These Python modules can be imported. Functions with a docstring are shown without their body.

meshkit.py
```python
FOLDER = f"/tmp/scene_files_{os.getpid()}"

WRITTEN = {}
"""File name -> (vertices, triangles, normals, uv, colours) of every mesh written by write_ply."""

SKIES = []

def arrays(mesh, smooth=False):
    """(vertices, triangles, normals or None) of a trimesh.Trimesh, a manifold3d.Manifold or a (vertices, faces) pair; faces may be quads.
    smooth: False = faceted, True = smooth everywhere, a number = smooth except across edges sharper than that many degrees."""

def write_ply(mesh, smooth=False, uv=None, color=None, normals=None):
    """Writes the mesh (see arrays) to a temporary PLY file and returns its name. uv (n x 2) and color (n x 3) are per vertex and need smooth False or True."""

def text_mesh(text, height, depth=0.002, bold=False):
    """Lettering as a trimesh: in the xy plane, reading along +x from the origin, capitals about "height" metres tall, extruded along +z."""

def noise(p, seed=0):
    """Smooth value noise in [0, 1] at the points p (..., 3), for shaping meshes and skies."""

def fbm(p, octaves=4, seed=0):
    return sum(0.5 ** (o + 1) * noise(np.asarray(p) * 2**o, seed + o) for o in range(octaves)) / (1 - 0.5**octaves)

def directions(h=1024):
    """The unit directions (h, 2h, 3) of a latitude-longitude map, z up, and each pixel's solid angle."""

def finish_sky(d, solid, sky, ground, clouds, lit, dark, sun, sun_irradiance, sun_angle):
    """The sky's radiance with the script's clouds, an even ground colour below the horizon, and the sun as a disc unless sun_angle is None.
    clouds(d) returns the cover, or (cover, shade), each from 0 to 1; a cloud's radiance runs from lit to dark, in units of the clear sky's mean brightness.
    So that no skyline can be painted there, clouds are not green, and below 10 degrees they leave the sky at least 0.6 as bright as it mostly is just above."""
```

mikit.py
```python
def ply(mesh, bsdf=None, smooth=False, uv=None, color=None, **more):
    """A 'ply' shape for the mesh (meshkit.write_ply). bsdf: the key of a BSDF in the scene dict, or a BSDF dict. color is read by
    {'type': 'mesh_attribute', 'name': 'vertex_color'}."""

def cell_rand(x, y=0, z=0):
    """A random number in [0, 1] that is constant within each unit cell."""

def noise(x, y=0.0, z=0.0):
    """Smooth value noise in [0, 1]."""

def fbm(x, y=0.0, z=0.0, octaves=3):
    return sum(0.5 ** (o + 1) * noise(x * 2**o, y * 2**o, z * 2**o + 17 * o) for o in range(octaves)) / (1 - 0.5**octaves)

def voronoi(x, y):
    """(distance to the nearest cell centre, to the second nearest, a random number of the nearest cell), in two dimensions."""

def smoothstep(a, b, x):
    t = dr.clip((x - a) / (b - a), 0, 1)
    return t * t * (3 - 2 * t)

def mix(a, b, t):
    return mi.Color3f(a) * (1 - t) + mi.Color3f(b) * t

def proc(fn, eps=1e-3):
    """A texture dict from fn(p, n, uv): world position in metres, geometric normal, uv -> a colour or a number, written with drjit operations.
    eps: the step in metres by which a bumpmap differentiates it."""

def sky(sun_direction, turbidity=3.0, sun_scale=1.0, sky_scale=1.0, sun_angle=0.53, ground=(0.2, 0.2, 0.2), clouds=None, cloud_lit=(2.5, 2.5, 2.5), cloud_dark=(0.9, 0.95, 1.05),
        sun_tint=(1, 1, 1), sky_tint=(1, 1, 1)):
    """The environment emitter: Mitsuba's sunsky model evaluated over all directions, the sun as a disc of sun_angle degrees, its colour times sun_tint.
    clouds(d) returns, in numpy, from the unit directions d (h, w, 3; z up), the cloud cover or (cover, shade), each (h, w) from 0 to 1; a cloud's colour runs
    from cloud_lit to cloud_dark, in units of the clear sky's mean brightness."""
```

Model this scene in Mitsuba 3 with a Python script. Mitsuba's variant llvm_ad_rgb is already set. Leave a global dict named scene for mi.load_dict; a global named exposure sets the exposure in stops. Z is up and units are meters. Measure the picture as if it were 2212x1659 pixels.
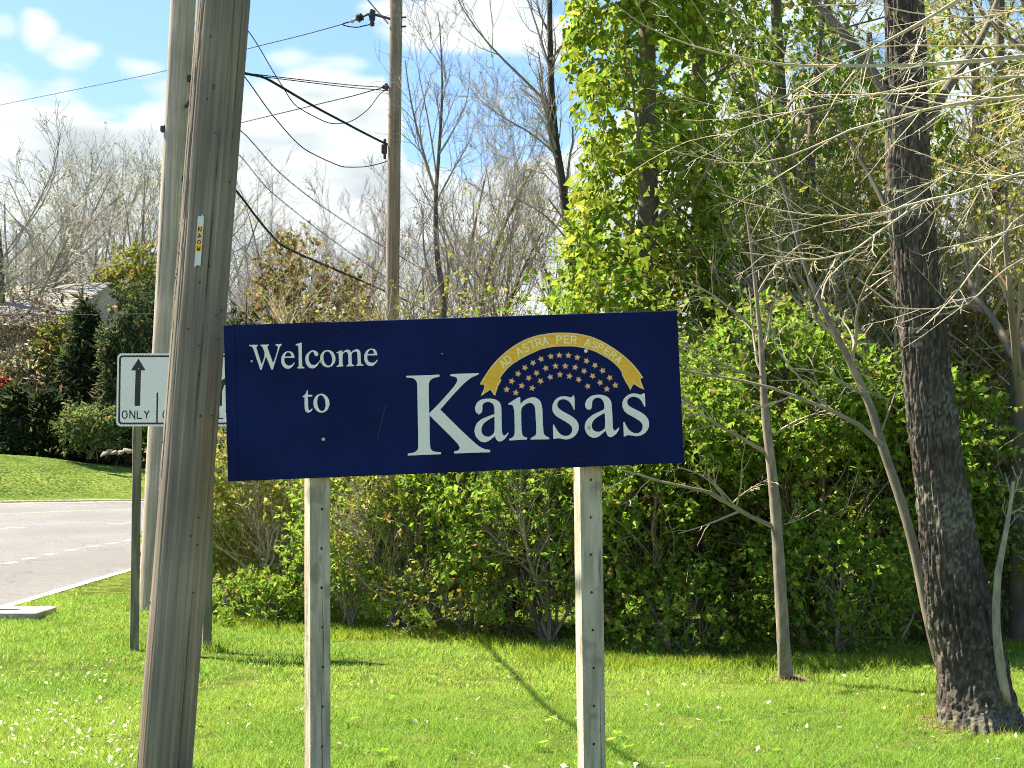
import math, random
import numpy as np, trimesh, drjit as dr, mitsuba as mi
import manifold3d as m3
from shapely.geometry import Polygon, LineString, Point
from shapely.ops import unary_union
import mikit, meshkit
from mikit import proc, noise, fbm, smoothstep, mix

# ------------------------------------------------------------------ camera, sky, exposure
T = mi.ScalarTransform4f
CAM_Z, PITCH = 2.0, math.atan(170.5 / 3000.0)
FWD = np.array([0, math.cos(PITCH), math.sin(PITCH)])
UPV = np.array([0, -math.sin(PITCH), math.cos(PITCH)])
scene, labels = {'type': 'scene'}, {}
scene['camera'] = {
    'type': 'perspective', 'fov': math.degrees(2 * math.atan(1106 / 3000.0)), 'fov_axis': 'x',
    'near_clip': 0.1, 'far_clip': 4000.0,
    'to_world': T().look_at(origin=[0, 0, CAM_Z], target=[0, float(FWD[1]), CAM_Z + float(FWD[2])], up=[0, 0, 1])}
SUN = np.array([-0.58, 0.33, 1.0])


def az_el(x, y):
    v = np.array([(x - 1106.0) / 3000.0, 0, 0]) + FWD + UPV * ((829.5 - y) / 3000.0)
    return math.degrees(math.atan2(v[0], v[1])), math.degrees(math.atan2(v[2], math.hypot(v[0], v[1])))


BANK_TOP = [(-180, 16.0), (-60, 14.5)] + [az_el(*q) for q in ((-300, 120), (-100, 160), (0, 165), (80, 190), (140, 188), (200, 214), (262, 234), (330, 198), (370, 186), (540, 176), (600, 164), (680, 142), (740, 136), (830, 150), (880, 330), (1000, 345), (1230, 320), (1400, 190), (2212, 180))] + [(60, 14.0), (180, 16.0)]
PUFFS = [(85, 82, 38, 42, 1.0), (150, 122, 62, 36, 1.0), (8, 62, 28, 20, .5), (312, 148, 62, 24, .85), (290, 160, 40, 16, .7), (635, 128, 60, 26, .8), (700, 138, 70, 22, .7),
         (1000, 40, 190, 75, 1.0), (1120, 70, 140, 60, .9), (1600, 110, 170, 140, 1.0), (2080, 160, 160, 110, .9), (1850, 20, 220, 60, .7), (400, -120, 260, 60, .8)]


def cloud_cover(d):
    az = np.degrees(np.arctan2(d[..., 0], d[..., 1]))
    el = np.degrees(np.arcsin(np.clip(d[..., 2], -1, 1)))
    p = np.stack([d[..., 0], d[..., 1], d[..., 2] * 1.8], -1)
    n1 = meshkit.fbm(p * 9.0, 5, 3)
    n2 = meshkit.fbm(p * 30.0 + 4.0, 5, 11)
    n3 = meshkit.fbm(p * 5.0 + 9.0, 4, 21)
    # a bank of cumulus round the horizon with a ragged top, broken above into single small clouds
    top = np.interp(az, [q[0] for q in BANK_TOP], [q[1] for q in BANK_TOP]) + 2.0 * (n1 - 0.5) + 2.6 * (n2 - 0.5)
    bank = np.clip((top - el) / 0.55, 0, 1)
    far = np.clip((n1 * 0.6 + n3 * 0.4 - 0.60) * 9, 0, 1) * np.clip((el - 22) / 6, 0, 1)
    cover = np.maximum(bank, far * 0.9)
    for x, y, rx, ry, amount in PUFFS:
        a, e = az_el(x, y)
        q = ((az - a) / (rx / 52.0)) ** 2 + ((el - e) / (ry / 50.0)) ** 2 + 2.2 * (n1 - 0.5) + 3.4 * (n2 - 0.5)
        cover = np.maximum(cover, np.clip((1.1 - q) * 0.9, 0, 1) * amount)
    n4 = meshkit.fbm(p * np.array([14.0, 14.0, 26.0]) + 2.0, 4, 31)
    shade = np.clip((n4 - 0.36) * 3.2, 0, 1) * np.clip((top + 0.4 - el) / 2.5, 0.15, 1)
    return cover, shade


scene['sky'] = mikit.sky(SUN.tolist(), turbidity=3.0, sky_scale=0.50, clouds=cloud_cover, cloud_lit=(1.75, 1.85, 1.85), cloud_dark=(1.05, 1.18, 1.24), sky_tint=(0.93, 0.97, 1.04), ground=(0.12, 0.15, 0.07))
exposure = 3.85

# ------------------------------------------------------------------ helpers
RNG = np.random.default_rng


def ray(x, y):
    d = np.array([(x - 1106.0) / 3000.0, 0, 0]) + FWD + UPV * ((829.5 - y) / 3000.0)
    return d


def V(x, y, Y):
    """World point at depth Y seen at (x, y) on a 2212 x 1659 survey of the photograph."""
    d = ray(x, y)
    return np.array([0, 0, CAM_Z]) + d * (Y / d[1])


def G(x, y, z=0.0):
    d = ray(x, y)
    return np.array([0, 0, CAM_Z]) + d * ((z - CAM_Z) / d[2])


def put(key, mesh, bsdf, label=None, category=None, group=None, kind=None, smooth=False, color=None):
    n = 0
    base = key
    while key in scene:
        n += 1
        key = f'{base}_{n:03d}'
    scene[key] = mikit.ply(mesh, bsdf, smooth=smooth, color=color)
    tag(key, label, category, group, kind)
    return key


def tag(key, label=None, category=None, group=None, kind=None):
    e = {k: v for k, v in (('label', label), ('category', category), ('group', group), ('kind', kind)) if v}
    if e:
        labels.setdefault(key, {}).update(e)


USED = {}


def thing(name, label, category, group=None, kind=None):
    n = USED.get(name, 0)
    USED[name] = n + 1
    key = name if n == 0 else f'{name}_{n:03d}'
    tag(key, label, category, group, kind)
    return key


def cat(parts):
    """Joins (verts, faces[, color]) tuples."""
    vs, fs, cs, at = [], [], [], 0
    for p in parts:
        vs.append(p[0]); fs.append(np.asarray(p[1]) + at); at += len(p[0])
        if len(p) > 2:
            cs.append(p[2])
    out = (np.vstack(vs), np.vstack(fs))
    return out + (np.vstack(cs),) if cs else out


def box(sx, sy, sz, c=(0, 0, 0), bevel=0.0):
    if bevel > 0:
        s = [m3.Manifold.cube([sx - 2 * bevel if i == 0 else sx, sy - 2 * bevel if i == 1 else sy, sz - 2 * bevel if i == 2 else sz], True) for i in range(3)]
        h = [m3.Manifold.cube([sx - 2 * bevel * (i != 0), sy - 2 * bevel * (i != 1), sz - 2 * bevel * (i != 2)], True) for i in range(3)]
        m = m3.Manifold.batch_hull(h)
    else:
        m = m3.Manifold.cube([sx, sy, sz], True)
    return m.translate(list(c))


def tube_mesh(P, R, sides=3, caps=False):
    """P (M, n, 3), R (M, n): M tapered tubes."""
    P, R = np.asarray(P, float), np.asarray(R, float)
    M, n, _ = P.shape
    t = np.gradient(P, axis=1)
    t /= np.linalg.norm(t, axis=2, keepdims=True) + 1e-12
    main = P[:, -1] - P[:, 0]
    ref = np.where(np.abs(main[:, 2:]) < 0.8 * np.linalg.norm(main, axis=1, keepdims=True), [0, 0, 1.0], [1.0, 0.05, 0])[:, None]
    a = np.cross(t, ref)
    a /= np.linalg.norm(a, axis=2, keepdims=True) + 1e-12
    b = np.cross(t, a)
    ang = np.arange(sides) * 2 * np.pi / sides
    v = P[:, :, None] + R[:, :, None, None] * (np.cos(ang)[:, None] * a[:, :, None] + np.sin(ang)[:, None] * b[:, :, None])
    k, i, j = np.meshgrid(np.arange(M), np.arange(n - 1), np.arange(sides), indexing='ij')
    o = k * n * sides
    q = np.stack([o + i * sides + j, o + i * sides + (j + 1) % sides, o + (i + 1) * sides + (j + 1) % sides, o + (i + 1) * sides + j], -1).reshape(-1, 4)
    f = np.vstack([q[:, [0, 2, 1]], q[:, [0, 3, 2]]])
    return v.reshape(-1, 3), f


def unit(v):
    return v / (np.linalg.norm(v, axis=-1, keepdims=True) + 1e-12)


def resample(pts, n):
    pts = np.asarray(pts, float)
    s = np.r_[0, np.cumsum(np.linalg.norm(np.diff(pts, axis=0), axis=1))]
    if len(pts) > 2:
        from scipy.interpolate import PchipInterpolator
        return PchipInterpolator(s, pts)(np.linspace(0, s[-1], n))
    return pts[0] + (pts[-1] - pts[0]) * np.linspace(0, 1, n)[:, None]


def kids(rng, P, R, K, tmin=0.25, tmax=1.0, ang=(25, 55), length=(0.5, 0.8), rf=0.6, curl=0.15, up=0.1, n=4, rmin=0.002, tip=0.35, absolute=False, gravity=0.0):
    """K children on each of the M parent tubes."""
    M, m, _ = P.shape
    t = rng.uniform(tmin, tmax, (M, K))
    x = t * (m - 1)
    i = np.minimum(x.astype(int), m - 2)
    w = (x - i)[..., None]
    row = np.arange(M)[:, None]
    pos = P[row, i] * (1 - w) + P[row, i + 1] * w
    r0 = (R[row, i] * (1 - w[..., 0]) + R[row, i + 1] * w[..., 0])
    tan = unit(P[row, i + 1] - P[row, i])
    rnd = unit(rng.normal(size=(M, K, 3)))
    perp = unit(rnd - (rnd * tan).sum(-1, keepdims=True) * tan)
    a = np.radians(rng.uniform(*ang, (M, K)))[..., None]
    d = unit(np.cos(a) * tan + np.sin(a) * perp + np.array([0, 0, up]))
    pl = np.linalg.norm(np.diff(P, axis=1), axis=2).sum(1)[:, None]
    L = rng.uniform(*length, (M, K)) * (1.0 if absolute else pl * (1.15 - 0.55 * t))
    out = [pos]
    for s in range(n - 1):
        d = unit(d + curl * rng.normal(size=d.shape) + np.array([0, 0, up * 0.5 - gravity * s]))
        out.append(out[-1] + d * (L / (n - 1))[..., None])
    Q = np.stack(out, 2).reshape(M * K, n, 3)
    r = np.maximum(r0 * rf, rmin).reshape(-1, 1)
    return Q, np.maximum(r * np.linspace(1, tip, n)[None], rmin * 0.6)


LEAF = {
    'plain': (np.array([[0, 0, 0], [-.32, .45, .07], [.32, .45, .07], [0, 1, -.06]]), np.array([[0, 3, 1], [0, 2, 3]])),
    'ivy': (np.array([[0, 0, 0], [-.5, .22, .06], [-.24, .55, .03], [0, 1, -.08], [.24, .55, .03], [.5, .22, .06]]), np.array([[0, 2, 1], [0, 3, 2], [0, 4, 3], [0, 5, 4]])),
    'needle': (np.array([[0, 0, 0], [-.13, .4, .03], [.13, .4, .03], [0, 1, 0]]), np.array([[0, 3, 1], [0, 2, 3]])),
}


def leaves(rng, pos, direction, normal, size, colors, shape='plain', jitter=0.25):
    """One leaf at each pos (N, 3) along direction, its face towards normal."""
    lv, lf = LEAF[shape]
    N = len(pos)
    y = unit(direction)
    z = normal - (normal * y).sum(-1, keepdims=True) * y
    z = unit(z + 1e-6)
    x = np.cross(y, z)
    s = (size * np.clip(np.exp(rng.normal(-.06, jitter * .8, N)), .35, 1.9))[:, None, None]
    v = pos[:, None] + s * (lv[None, :, :1] * x[:, None] + lv[None, :, 1:2] * y[:, None] + lv[None, :, 2:] * z[:, None])
    f = (lf[None] + (np.arange(N) * len(lv))[:, None, None]).reshape(-1, 3)
    c = np.repeat(colors, len(lv), axis=0)
    return v.reshape(-1, 3), f, c


def tint(rng, base, n, var=0.18, hue=0.10):
    base = np.asarray(base, float)
    pick = base[rng.integers(0, len(base), n)] if base.ndim == 2 else np.repeat(base[None], n, 0)
    return np.clip(pick * np.exp(rng.normal(0, var, (n, 1))) * np.exp(rng.normal(0, hue, (n, 3))), 0.002, 0.9)


def leaf_on(rng, P, per, size, cols, shape='plain', tmin=0.25, spread=1.0, face_up=0.8, jitter=0.5):
    """Leaves along the twigs P (M, n, 3), per leaves each."""
    M, m, _ = P.shape
    t = rng.uniform(tmin, 1.0, (M, per)) * (m - 1)
    i = np.minimum(t.astype(int), m - 2)
    w = (t - i)[..., None]
    row = np.arange(M)[:, None]
    pos = (P[row, i] * (1 - w) + P[row, i + 1] * w).reshape(-1, 3)
    tan = unit(P[row, i + 1] - P[row, i]).reshape(-1, 3)
    N = len(pos)
    d = unit(tan * 0.5 + spread * unit(rng.normal(size=(N, 3))) + np.array([0, 0, -0.15]))
    nrm = unit(rng.normal(size=(N, 3)) * 0.8 + np.array([0, 0, face_up]))
    c = tint(rng, cols, N)
    c = np.where((rng.uniform(size=N) < .03)[:, None], [.27, .18, .085], c)
    return leaves(rng, pos, d, nrm, size, c, shape, jitter)


def sprays(rng, centre, radius, count, length=0.35, n=3, shell=(0.55, 1.05), low=-0.9, out=1.0, up=0.35, lump=0.35, seed=0, gap=0.0):
    """Twig polylines (count, n, 3) that point outward through a lumpy ellipsoid's outer part."""
    u = unit(rng.normal(size=(int(count * 3.6), 3)))
    u = u[u[:, 2] > low]
    lum = 1 + lump * 2 * (meshkit.fbm(u * 1.9 + seed * 7.3, 3, seed) - 0.5)
    rr = rng.uniform(shell[0], shell[1], (len(u), 1)) * lum[:, None]
    p = np.asarray(centre) + u * rr * np.asarray(radius)
    mean = float(np.mean(radius))
    keep = np.nonzero(meshkit.fbm(p * (1.9 / max(mean, .6)) + seed * 3.1, 3, seed + 40) > rng.uniform(.36 + gap, .52 + gap, len(p)))[0][:count]
    p, u, rr = p[keep], u[keep], rr[keep]
    nrm = unit(u / np.asarray(radius))
    d = unit(out * nrm + up * np.array([0, 0, 1.0]) + 0.55 * rng.normal(size=u.shape))
    L = length * rng.uniform(0.5, 1.3, (len(u), 1))
    q = [p]
    for s in range(n - 1):
        d = unit(d + 0.2 * rng.normal(size=d.shape) + np.array([0, 0, -0.18]))
        q.append(q[-1] + d * L / (n - 1))
    return np.stack(q, 1)


def bark_tint(v, base, seed=0, fx=30.0, fz=4.0, amp=0.5):
    g = meshkit.fbm(np.stack([v[:, 0] * fx, v[:, 1] * fx, v[:, 2] * fz], 1), 4, seed)
    h = meshkit.fbm(v * 2.3 + 5.0, 3, seed + 5)
    k = np.exp(amp * 2.4 * (g - 0.5) + 0.9 * (h - 0.5))[:, None]
    return np.clip(np.asarray(base) * k, 0.004, 0.85)


def twig_tint(rng, v, f, base, per):
    """Colour per tube of `per` vertices."""
    M = len(v) // per
    return np.repeat(tint(rng, base, M, 0.2, 0.05), per, axis=0)


def trunk_mesh(pts, radii, sides=16, n=40, rough=0.12, fx=9.0, fz=2.5, seed=0, flare=0.0, ridges=0, bias=1.0, flakes=0.0):
    """A tapered trunk with displaced bark along the polyline pts."""
    P = resample(pts, n if bias == 1.0 else n * 6)
    R = np.interp(np.linspace(0, 1, len(P)), np.linspace(0, 1, len(radii)), radii)
    if bias != 1.0:
        pick = np.linspace(0, 1, n) ** bias * (len(P) - 1)
        P = np.stack([np.interp(pick, np.arange(len(P)), P[:, c]) for c in range(3)], 1)
        R = np.interp(pick, np.arange(len(R)), R)
    v, f = tube_mesh(P[None], R[None], sides)
    axis = np.repeat(P, sides, axis=0)
    u = v - axis
    r = np.linalg.norm(u, axis=1, keepdims=True)
    un = u / r
    ang = np.arctan2(un[:, 1], un[:, 0])
    q = np.stack([un[:, 0] * fx, un[:, 1] * fx, v[:, 2] * fz], 1)
    g = meshkit.fbm(q, 4, seed) - 0.5
    k = 1 + rough * 2 * g
    if ridges:
        k = k + rough * 0.8 * np.abs(np.sin(ang * ridges + 5 * meshkit.fbm(np.stack([un[:, 0] * 2, un[:, 1] * 2, v[:, 2] * 1.4], 1), 2, seed + 3)))
    if flakes:
        w = meshkit.fbm(np.stack([un[:, 0] * 5, un[:, 1] * 5, v[:, 2] * 2.5], 1), 2, seed + 7)
        e = meshkit.fbm(np.stack([un[:, 0] * 28 + 3 * w, un[:, 1] * 28, v[:, 2] * 4.2], 1), 4, seed + 1)
        k = k + flakes * (np.clip(np.abs(e - .5) * 7, 0, 1) - .5)
    if flare:
        z = np.clip(1 - (v[:, 2] - pts[0][2]) / 0.5, 0, 1) ** 2
        k = k + flare * z * (0.7 + 0.6 * np.sin(ang * 5 + seed) + 0.5 * np.sin(ang * 3 + 2))
    v = axis + u * k[:, None]
    # closed top and bottom
    nv = len(v)
    v = np.vstack([v, P[:1], P[-1:]])
    j = np.arange(sides)
    f = np.vstack([f, np.stack([j * 0 + nv, j, (j + 1) % sides], 1), np.stack([j * 0 + nv + 1, (n - 1) * sides + (j + 1) % sides, (n - 1) * sides + j], 1)])
    return v, f


# ------------------------------------------------------------------ materials
VC = {'type': 'mesh_attribute', 'name': 'vertex_color'}


def mat(name, d):
    scene[name] = d
    return name


def rgb(*c):
    return {'type': 'rgb', 'value': list(c)}


mat('leaf_material', {'type': 'principledthin', 'base_color': VC, 'roughness': 0.55, 'diff_trans': 1.0, 'spec_trans': 0.0, 'eta': 1.4})
mat('bark_material', {'type': 'twosided', 'bsdf': {'type': 'principled', 'base_color': VC, 'roughness': 0.85, 'specular': 0.25}})
mat('white_paint', {'type': 'twosided', 'bsdf': {'type': 'roughplastic', 'diffuse_reflectance': rgb(.84, .87, .85), 'alpha': 0.25}})
mat('black_paint', {'type': 'twosided', 'bsdf': {'type': 'roughplastic', 'diffuse_reflectance': rgb(.012, .014, .013), 'alpha': 0.3}})
mat('dark_metal', {'type': 'twosided', 'bsdf': {'type': 'principled', 'base_color': rgb(.03, .035, .045), 'roughness': 0.5, 'metallic': 0.2}})
mat('grey_metal', {'type': 'twosided', 'bsdf': {'type': 'principled', 'base_color': rgb(.45, .46, .46), 'roughness': 0.45, 'metallic': 0.7}})
mat('cable_material', {'type': 'twosided', 'bsdf': {'type': 'principled', 'base_color': rgb(.022, .024, .028), 'roughness': 0.8, 'specular': 0.1}})
mat('yellow_paint', {'type': 'twosided', 'bsdf': {'type': 'principled', 'base_color': proc(lambda p, n, uv: mix((.80, .41, .008), (.84, .49, .03), smoothstep(.35, .65, fbm(p.x * 60, p.y * 60, p.z * 60)))), 'roughness': 0.4}})
mat('gold_trim', {'type': 'twosided', 'bsdf': {'type': 'principled', 'base_color': rgb(.80, .56, .20), 'roughness': 0.4}})
mat('pale_yellow_paint', {'type': 'twosided', 'bsdf': {'type': 'principled', 'base_color': rgb(.88, .80, .42), 'roughness': 0.4}})
mat('star_paint', {'type': 'twosided', 'bsdf': {'type': 'principled', 'base_color': rgb(.78, .46, .19), 'roughness': 0.45}})


def blue_fn(p, n, uv):
    g = fbm(p.x * 3, p.y * 3, p.z * 3, 3)
    c = mix((.0003, .0062, .062), (.0007, .0100, .084), smoothstep(.35, .7, g))
    # dusty wear: fine pale specks
    s = smoothstep(.80, .9, noise(p.x * 55, p.y * 55, p.z * 55)) * smoothstep(.5, .75, fbm(p.x * 4 + 3, p.y, p.z * 4))
    return mix(c, (.03, .04, .08), s * .4)


mat('blue_sheeting', {'type': 'twosided', 'bsdf': {'type': 'principled', 'base_color': proc(blue_fn), 'roughness': 0.5, 'specular': 0.12}})


def post_fn(p, n, uv):
    g = fbm(p.x * 45, p.y * 45, p.z * 3.0, 4)
    h = fbm(p.x * 6, p.y * 6, p.z * 1.6, 3)
    c = mix((.27, .255, .20), (.48, .46, .375), smoothstep(.3, .7, g * .6 + h * .4))
    stain = smoothstep(.60, .72, fbm(p.x * 9 + 7, p.y * 9, p.z * 5.0, 3))
    return mix(c, (.15, .13, .10), stain * .55)


def post_bump(p, n, uv):
    return fbm(p.x * 90, p.y * 90, p.z * 5.0, 3)


mat('post_wood', {'type': 'twosided', 'bsdf': {'type': 'bumpmap', 'arbitrary': proc(post_bump), 'scale': 0.006, 'bsdf': {'type': 'principled', 'base_color': proc(post_fn), 'roughness': 0.8, 'specular': 0.3}}})
mat('treated_wood', {'type': 'twosided', 'bsdf': {'type': 'principled', 'base_color': proc(lambda p, n, uv: mix((.10, .10, .065), (.19, .19, .13), smoothstep(.3, .7, fbm(p.x * 40, p.y * 40, p.z * 3, 4)))), 'roughness': 0.85}})


def asphalt_fn(p, n, uv):
    g = fbm(p.x * 14, p.y * 14, 0, 3)
    h = fbm(p.x * .35, p.y * .16, 0, 3)
    c = mix((.092, .100, .105), (.122, .132, .138), smoothstep(.3, .7, g * .45 + h * .55))
    crack = smoothstep(.012, .004, dr.abs(fbm(p.x * .5 + 2, p.y * .5, 0, 4) - .5))
    return mix(c, (.06, .06, .06), crack * .6)


mat('asphalt', {'type': 'twosided', 'bsdf': {'type': 'principled', 'base_color': proc(asphalt_fn), 'roughness': 0.9, 'specular': 0.2}})
mat('road_paint', {'type': 'twosided', 'bsdf': {'type': 'diffuse', 'reflectance': proc(lambda p, n, uv: mix((.22, .22, .215), (.50, .51, .50), smoothstep(.25, .5, fbm(p.x * 9, p.y * 9, 0, 3))))}})
mat('yellow_road_paint', {'type': 'twosided', 'bsdf': {'type': 'diffuse', 'reflectance': rgb(.34, .28, .12)}})
mat('concrete', {'type': 'twosided', 'bsdf': {'type': 'principled', 'base_color': proc(lambda p, n, uv: mix((.30, .275, .215), (.43, .40, .32), smoothstep(.3, .7, fbm(p.x * 7, p.y * 7, p.z * 7, 4)))), 'roughness': 0.9}})


def soil_fn(p, n, uv):
    g = fbm(p.x * 5, p.y * 5, 0, 4)
    return mix((.045, .065, .015), (.095, .125, .03), smoothstep(.3, .7, g))


mat('turf_soil', {'type': 'twosided', 'bsdf': {'type': 'diffuse', 'reflectance': proc(soil_fn)}})


def bank_fn(p, n, uv):
    g = fbm(p.x * 6, p.y * 6, p.z * 6, 3)
    h = fbm(p.x * .22, p.y * .5, p.z * .8, 4)
    return mix((.085, .15, .032), (.18, .25, .055), smoothstep(.3, .7, g * .4 + h * .6))


mat('bank_turf', {'type': 'twosided', 'bsdf': {'type': 'bumpmap', 'arbitrary': proc(lambda p, n, uv: fbm(p.x * 7, p.y * 7, p.z * 7, 3), 0.02), 'scale': 0.35, 'bsdf': {'type': 'diffuse', 'reflectance': proc(bank_fn)}}})
mat('mulch', {'type': 'twosided', 'bsdf': {'type': 'diffuse', 'reflectance': proc(lambda p, n, uv: mix((.05, .035, .022), (.17, .13, .085), smoothstep(.35, .65, fbm(p.x * 40, p.y * 40, p.z * 40, 3))))}})
mat('shingle', {'type': 'twosided', 'bsdf': {'type': 'diffuse', 'reflectance': proc(lambda p, n, uv: mix((.26, .26, .24), (.32, .32, .295), fbm(p.x * 3, p.y * 3, p.z * 3, 3)))}})
mat('house_paint', {'type': 'twosided', 'bsdf': {'type': 'diffuse', 'reflectance': rgb(.42, .38, .33)}})
mat('field_stone', {'type': 'twosided', 'bsdf': {'type': 'diffuse', 'reflectance': rgb(.20, .19, .165)}})
mat('petal', {'type': 'twosided', 'bsdf': {'type': 'diffuse', 'reflectance': rgb(.80, .78, .70)}})

# ------------------------------------------------------------------ the setting
# near and far edges of the road in plan (it comes along the left verge and bends right in the distance)
NEAR = np.array([(-6.95, -40), (-6.97, 10), (-7.0, 19.0), (-7.1, 25.9), (-7.0, 28.5), (-6.4, 31.5), (-5.0, 34.2), (-2.6, 36.6), (1.5, 38.5), (9, 39.8), (30, 41), (120, 43)], float)
FAR = np.array([(-40, -40), (-39, 30), (-37.5, 52), (-34, 65), (-27, 73.2), (-21, 76.9), (-10, 82), (5, 87), (30, 91), (120, 97)], float)
near_l, far_l = LineString(resample(NEAR, 160)), LineString(resample(FAR, 160))
road_poly = Polygon(np.vstack([np.array(near_l.coords), np.array(far_l.coords)[::-1]]))


def sheet(poly, z, step=None):
    v, f = trimesh.creation.triangulate_polygon(poly, engine='earcut')
    return np.c_[v, np.full(len(v), z)], f


def lawn_height(x, y):
    p = np.stack([x * .35, y * .35, x * 0], -1)
    return 0.10 * (meshkit.fbm(p, 3, 2) - 0.5)


# base ground to the horizon
r_ = np.geomspace(3, 3500, 60)
a_ = np.linspace(0, 2 * np.pi, 97)[:-1]
gv = np.stack([np.outer(r_, np.cos(a_)), np.outer(r_, np.sin(a_)), np.full((60, 96), -0.55)], -1).reshape(-1, 3)
i, j = np.meshgrid(np.arange(59), np.arange(96), indexing='ij')
gq = np.stack([i * 96 + j, i * 96 + (j + 1) % 96, (i + 1) * 96 + (j + 1) % 96, (i + 1) * 96 + j], -1).reshape(-1, 4)
gf = np.vstack([gq[:, [0, 2, 1]], gq[:, [0, 3, 2]]])
nv = len(gv)
gv = np.vstack([gv, [[0, 0, -0.55]]])
jj = np.arange(96)
gf = np.vstack([gf, np.stack([jj, (jj + 1) % 96, jj * 0 + nv], 1)])
put('ground', (gv, gf), 'turf_soil', kind='structure')

# lawn: everything right of the near kerb
lawn_poly = Polygon(np.vstack([np.array(near_l.coords), [(120, -40)]])).buffer(0)
lx, ly = np.meshgrid(np.linspace(-9, 28, 100), np.linspace(-10, 46, 151))
lz = lawn_height(lx, ly)
i, j = np.meshgrid(np.arange(150), np.arange(99), indexing='ij')
lq = np.stack([i * 100 + j, i * 100 + j + 1, (i + 1) * 100 + j + 1, (i + 1) * 100 + j], -1).reshape(-1, 4)
lv = np.stack([lx, ly, lz], -1).reshape(-1, 3)
import shapely
# keep the grid inside the kerb, sink its edge just under the kerb top
inside = shapely.contains_xy(lawn_poly.buffer(-0.02), lv[:, 0], lv[:, 1])
dist = shapely.distance(shapely.points(lv[:, 0], lv[:, 1]), near_l)
lv[:, 2] *= np.clip(dist / 2.0, 0, 1)
ok = inside[lq].all(1)
lq = lq[ok]
put('lawn', (lv, np.vstack([lq[:, [0, 1, 2]], lq[:, [0, 2, 3]]])), 'turf_soil', kind='structure', smooth=True)
strip = near_l.buffer(0.75, single_sided=True, cap_style=2) if lawn_poly.contains(near_l.buffer(0.75, single_sided=True).representative_point()) else near_l.buffer(-0.75, single_sided=True, cap_style=2)
put('verge', sheet(strip, -0.012), 'turf_soil', kind='structure')

put('road', sheet(road_poly, -0.13), 'asphalt', kind='structure')


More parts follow.
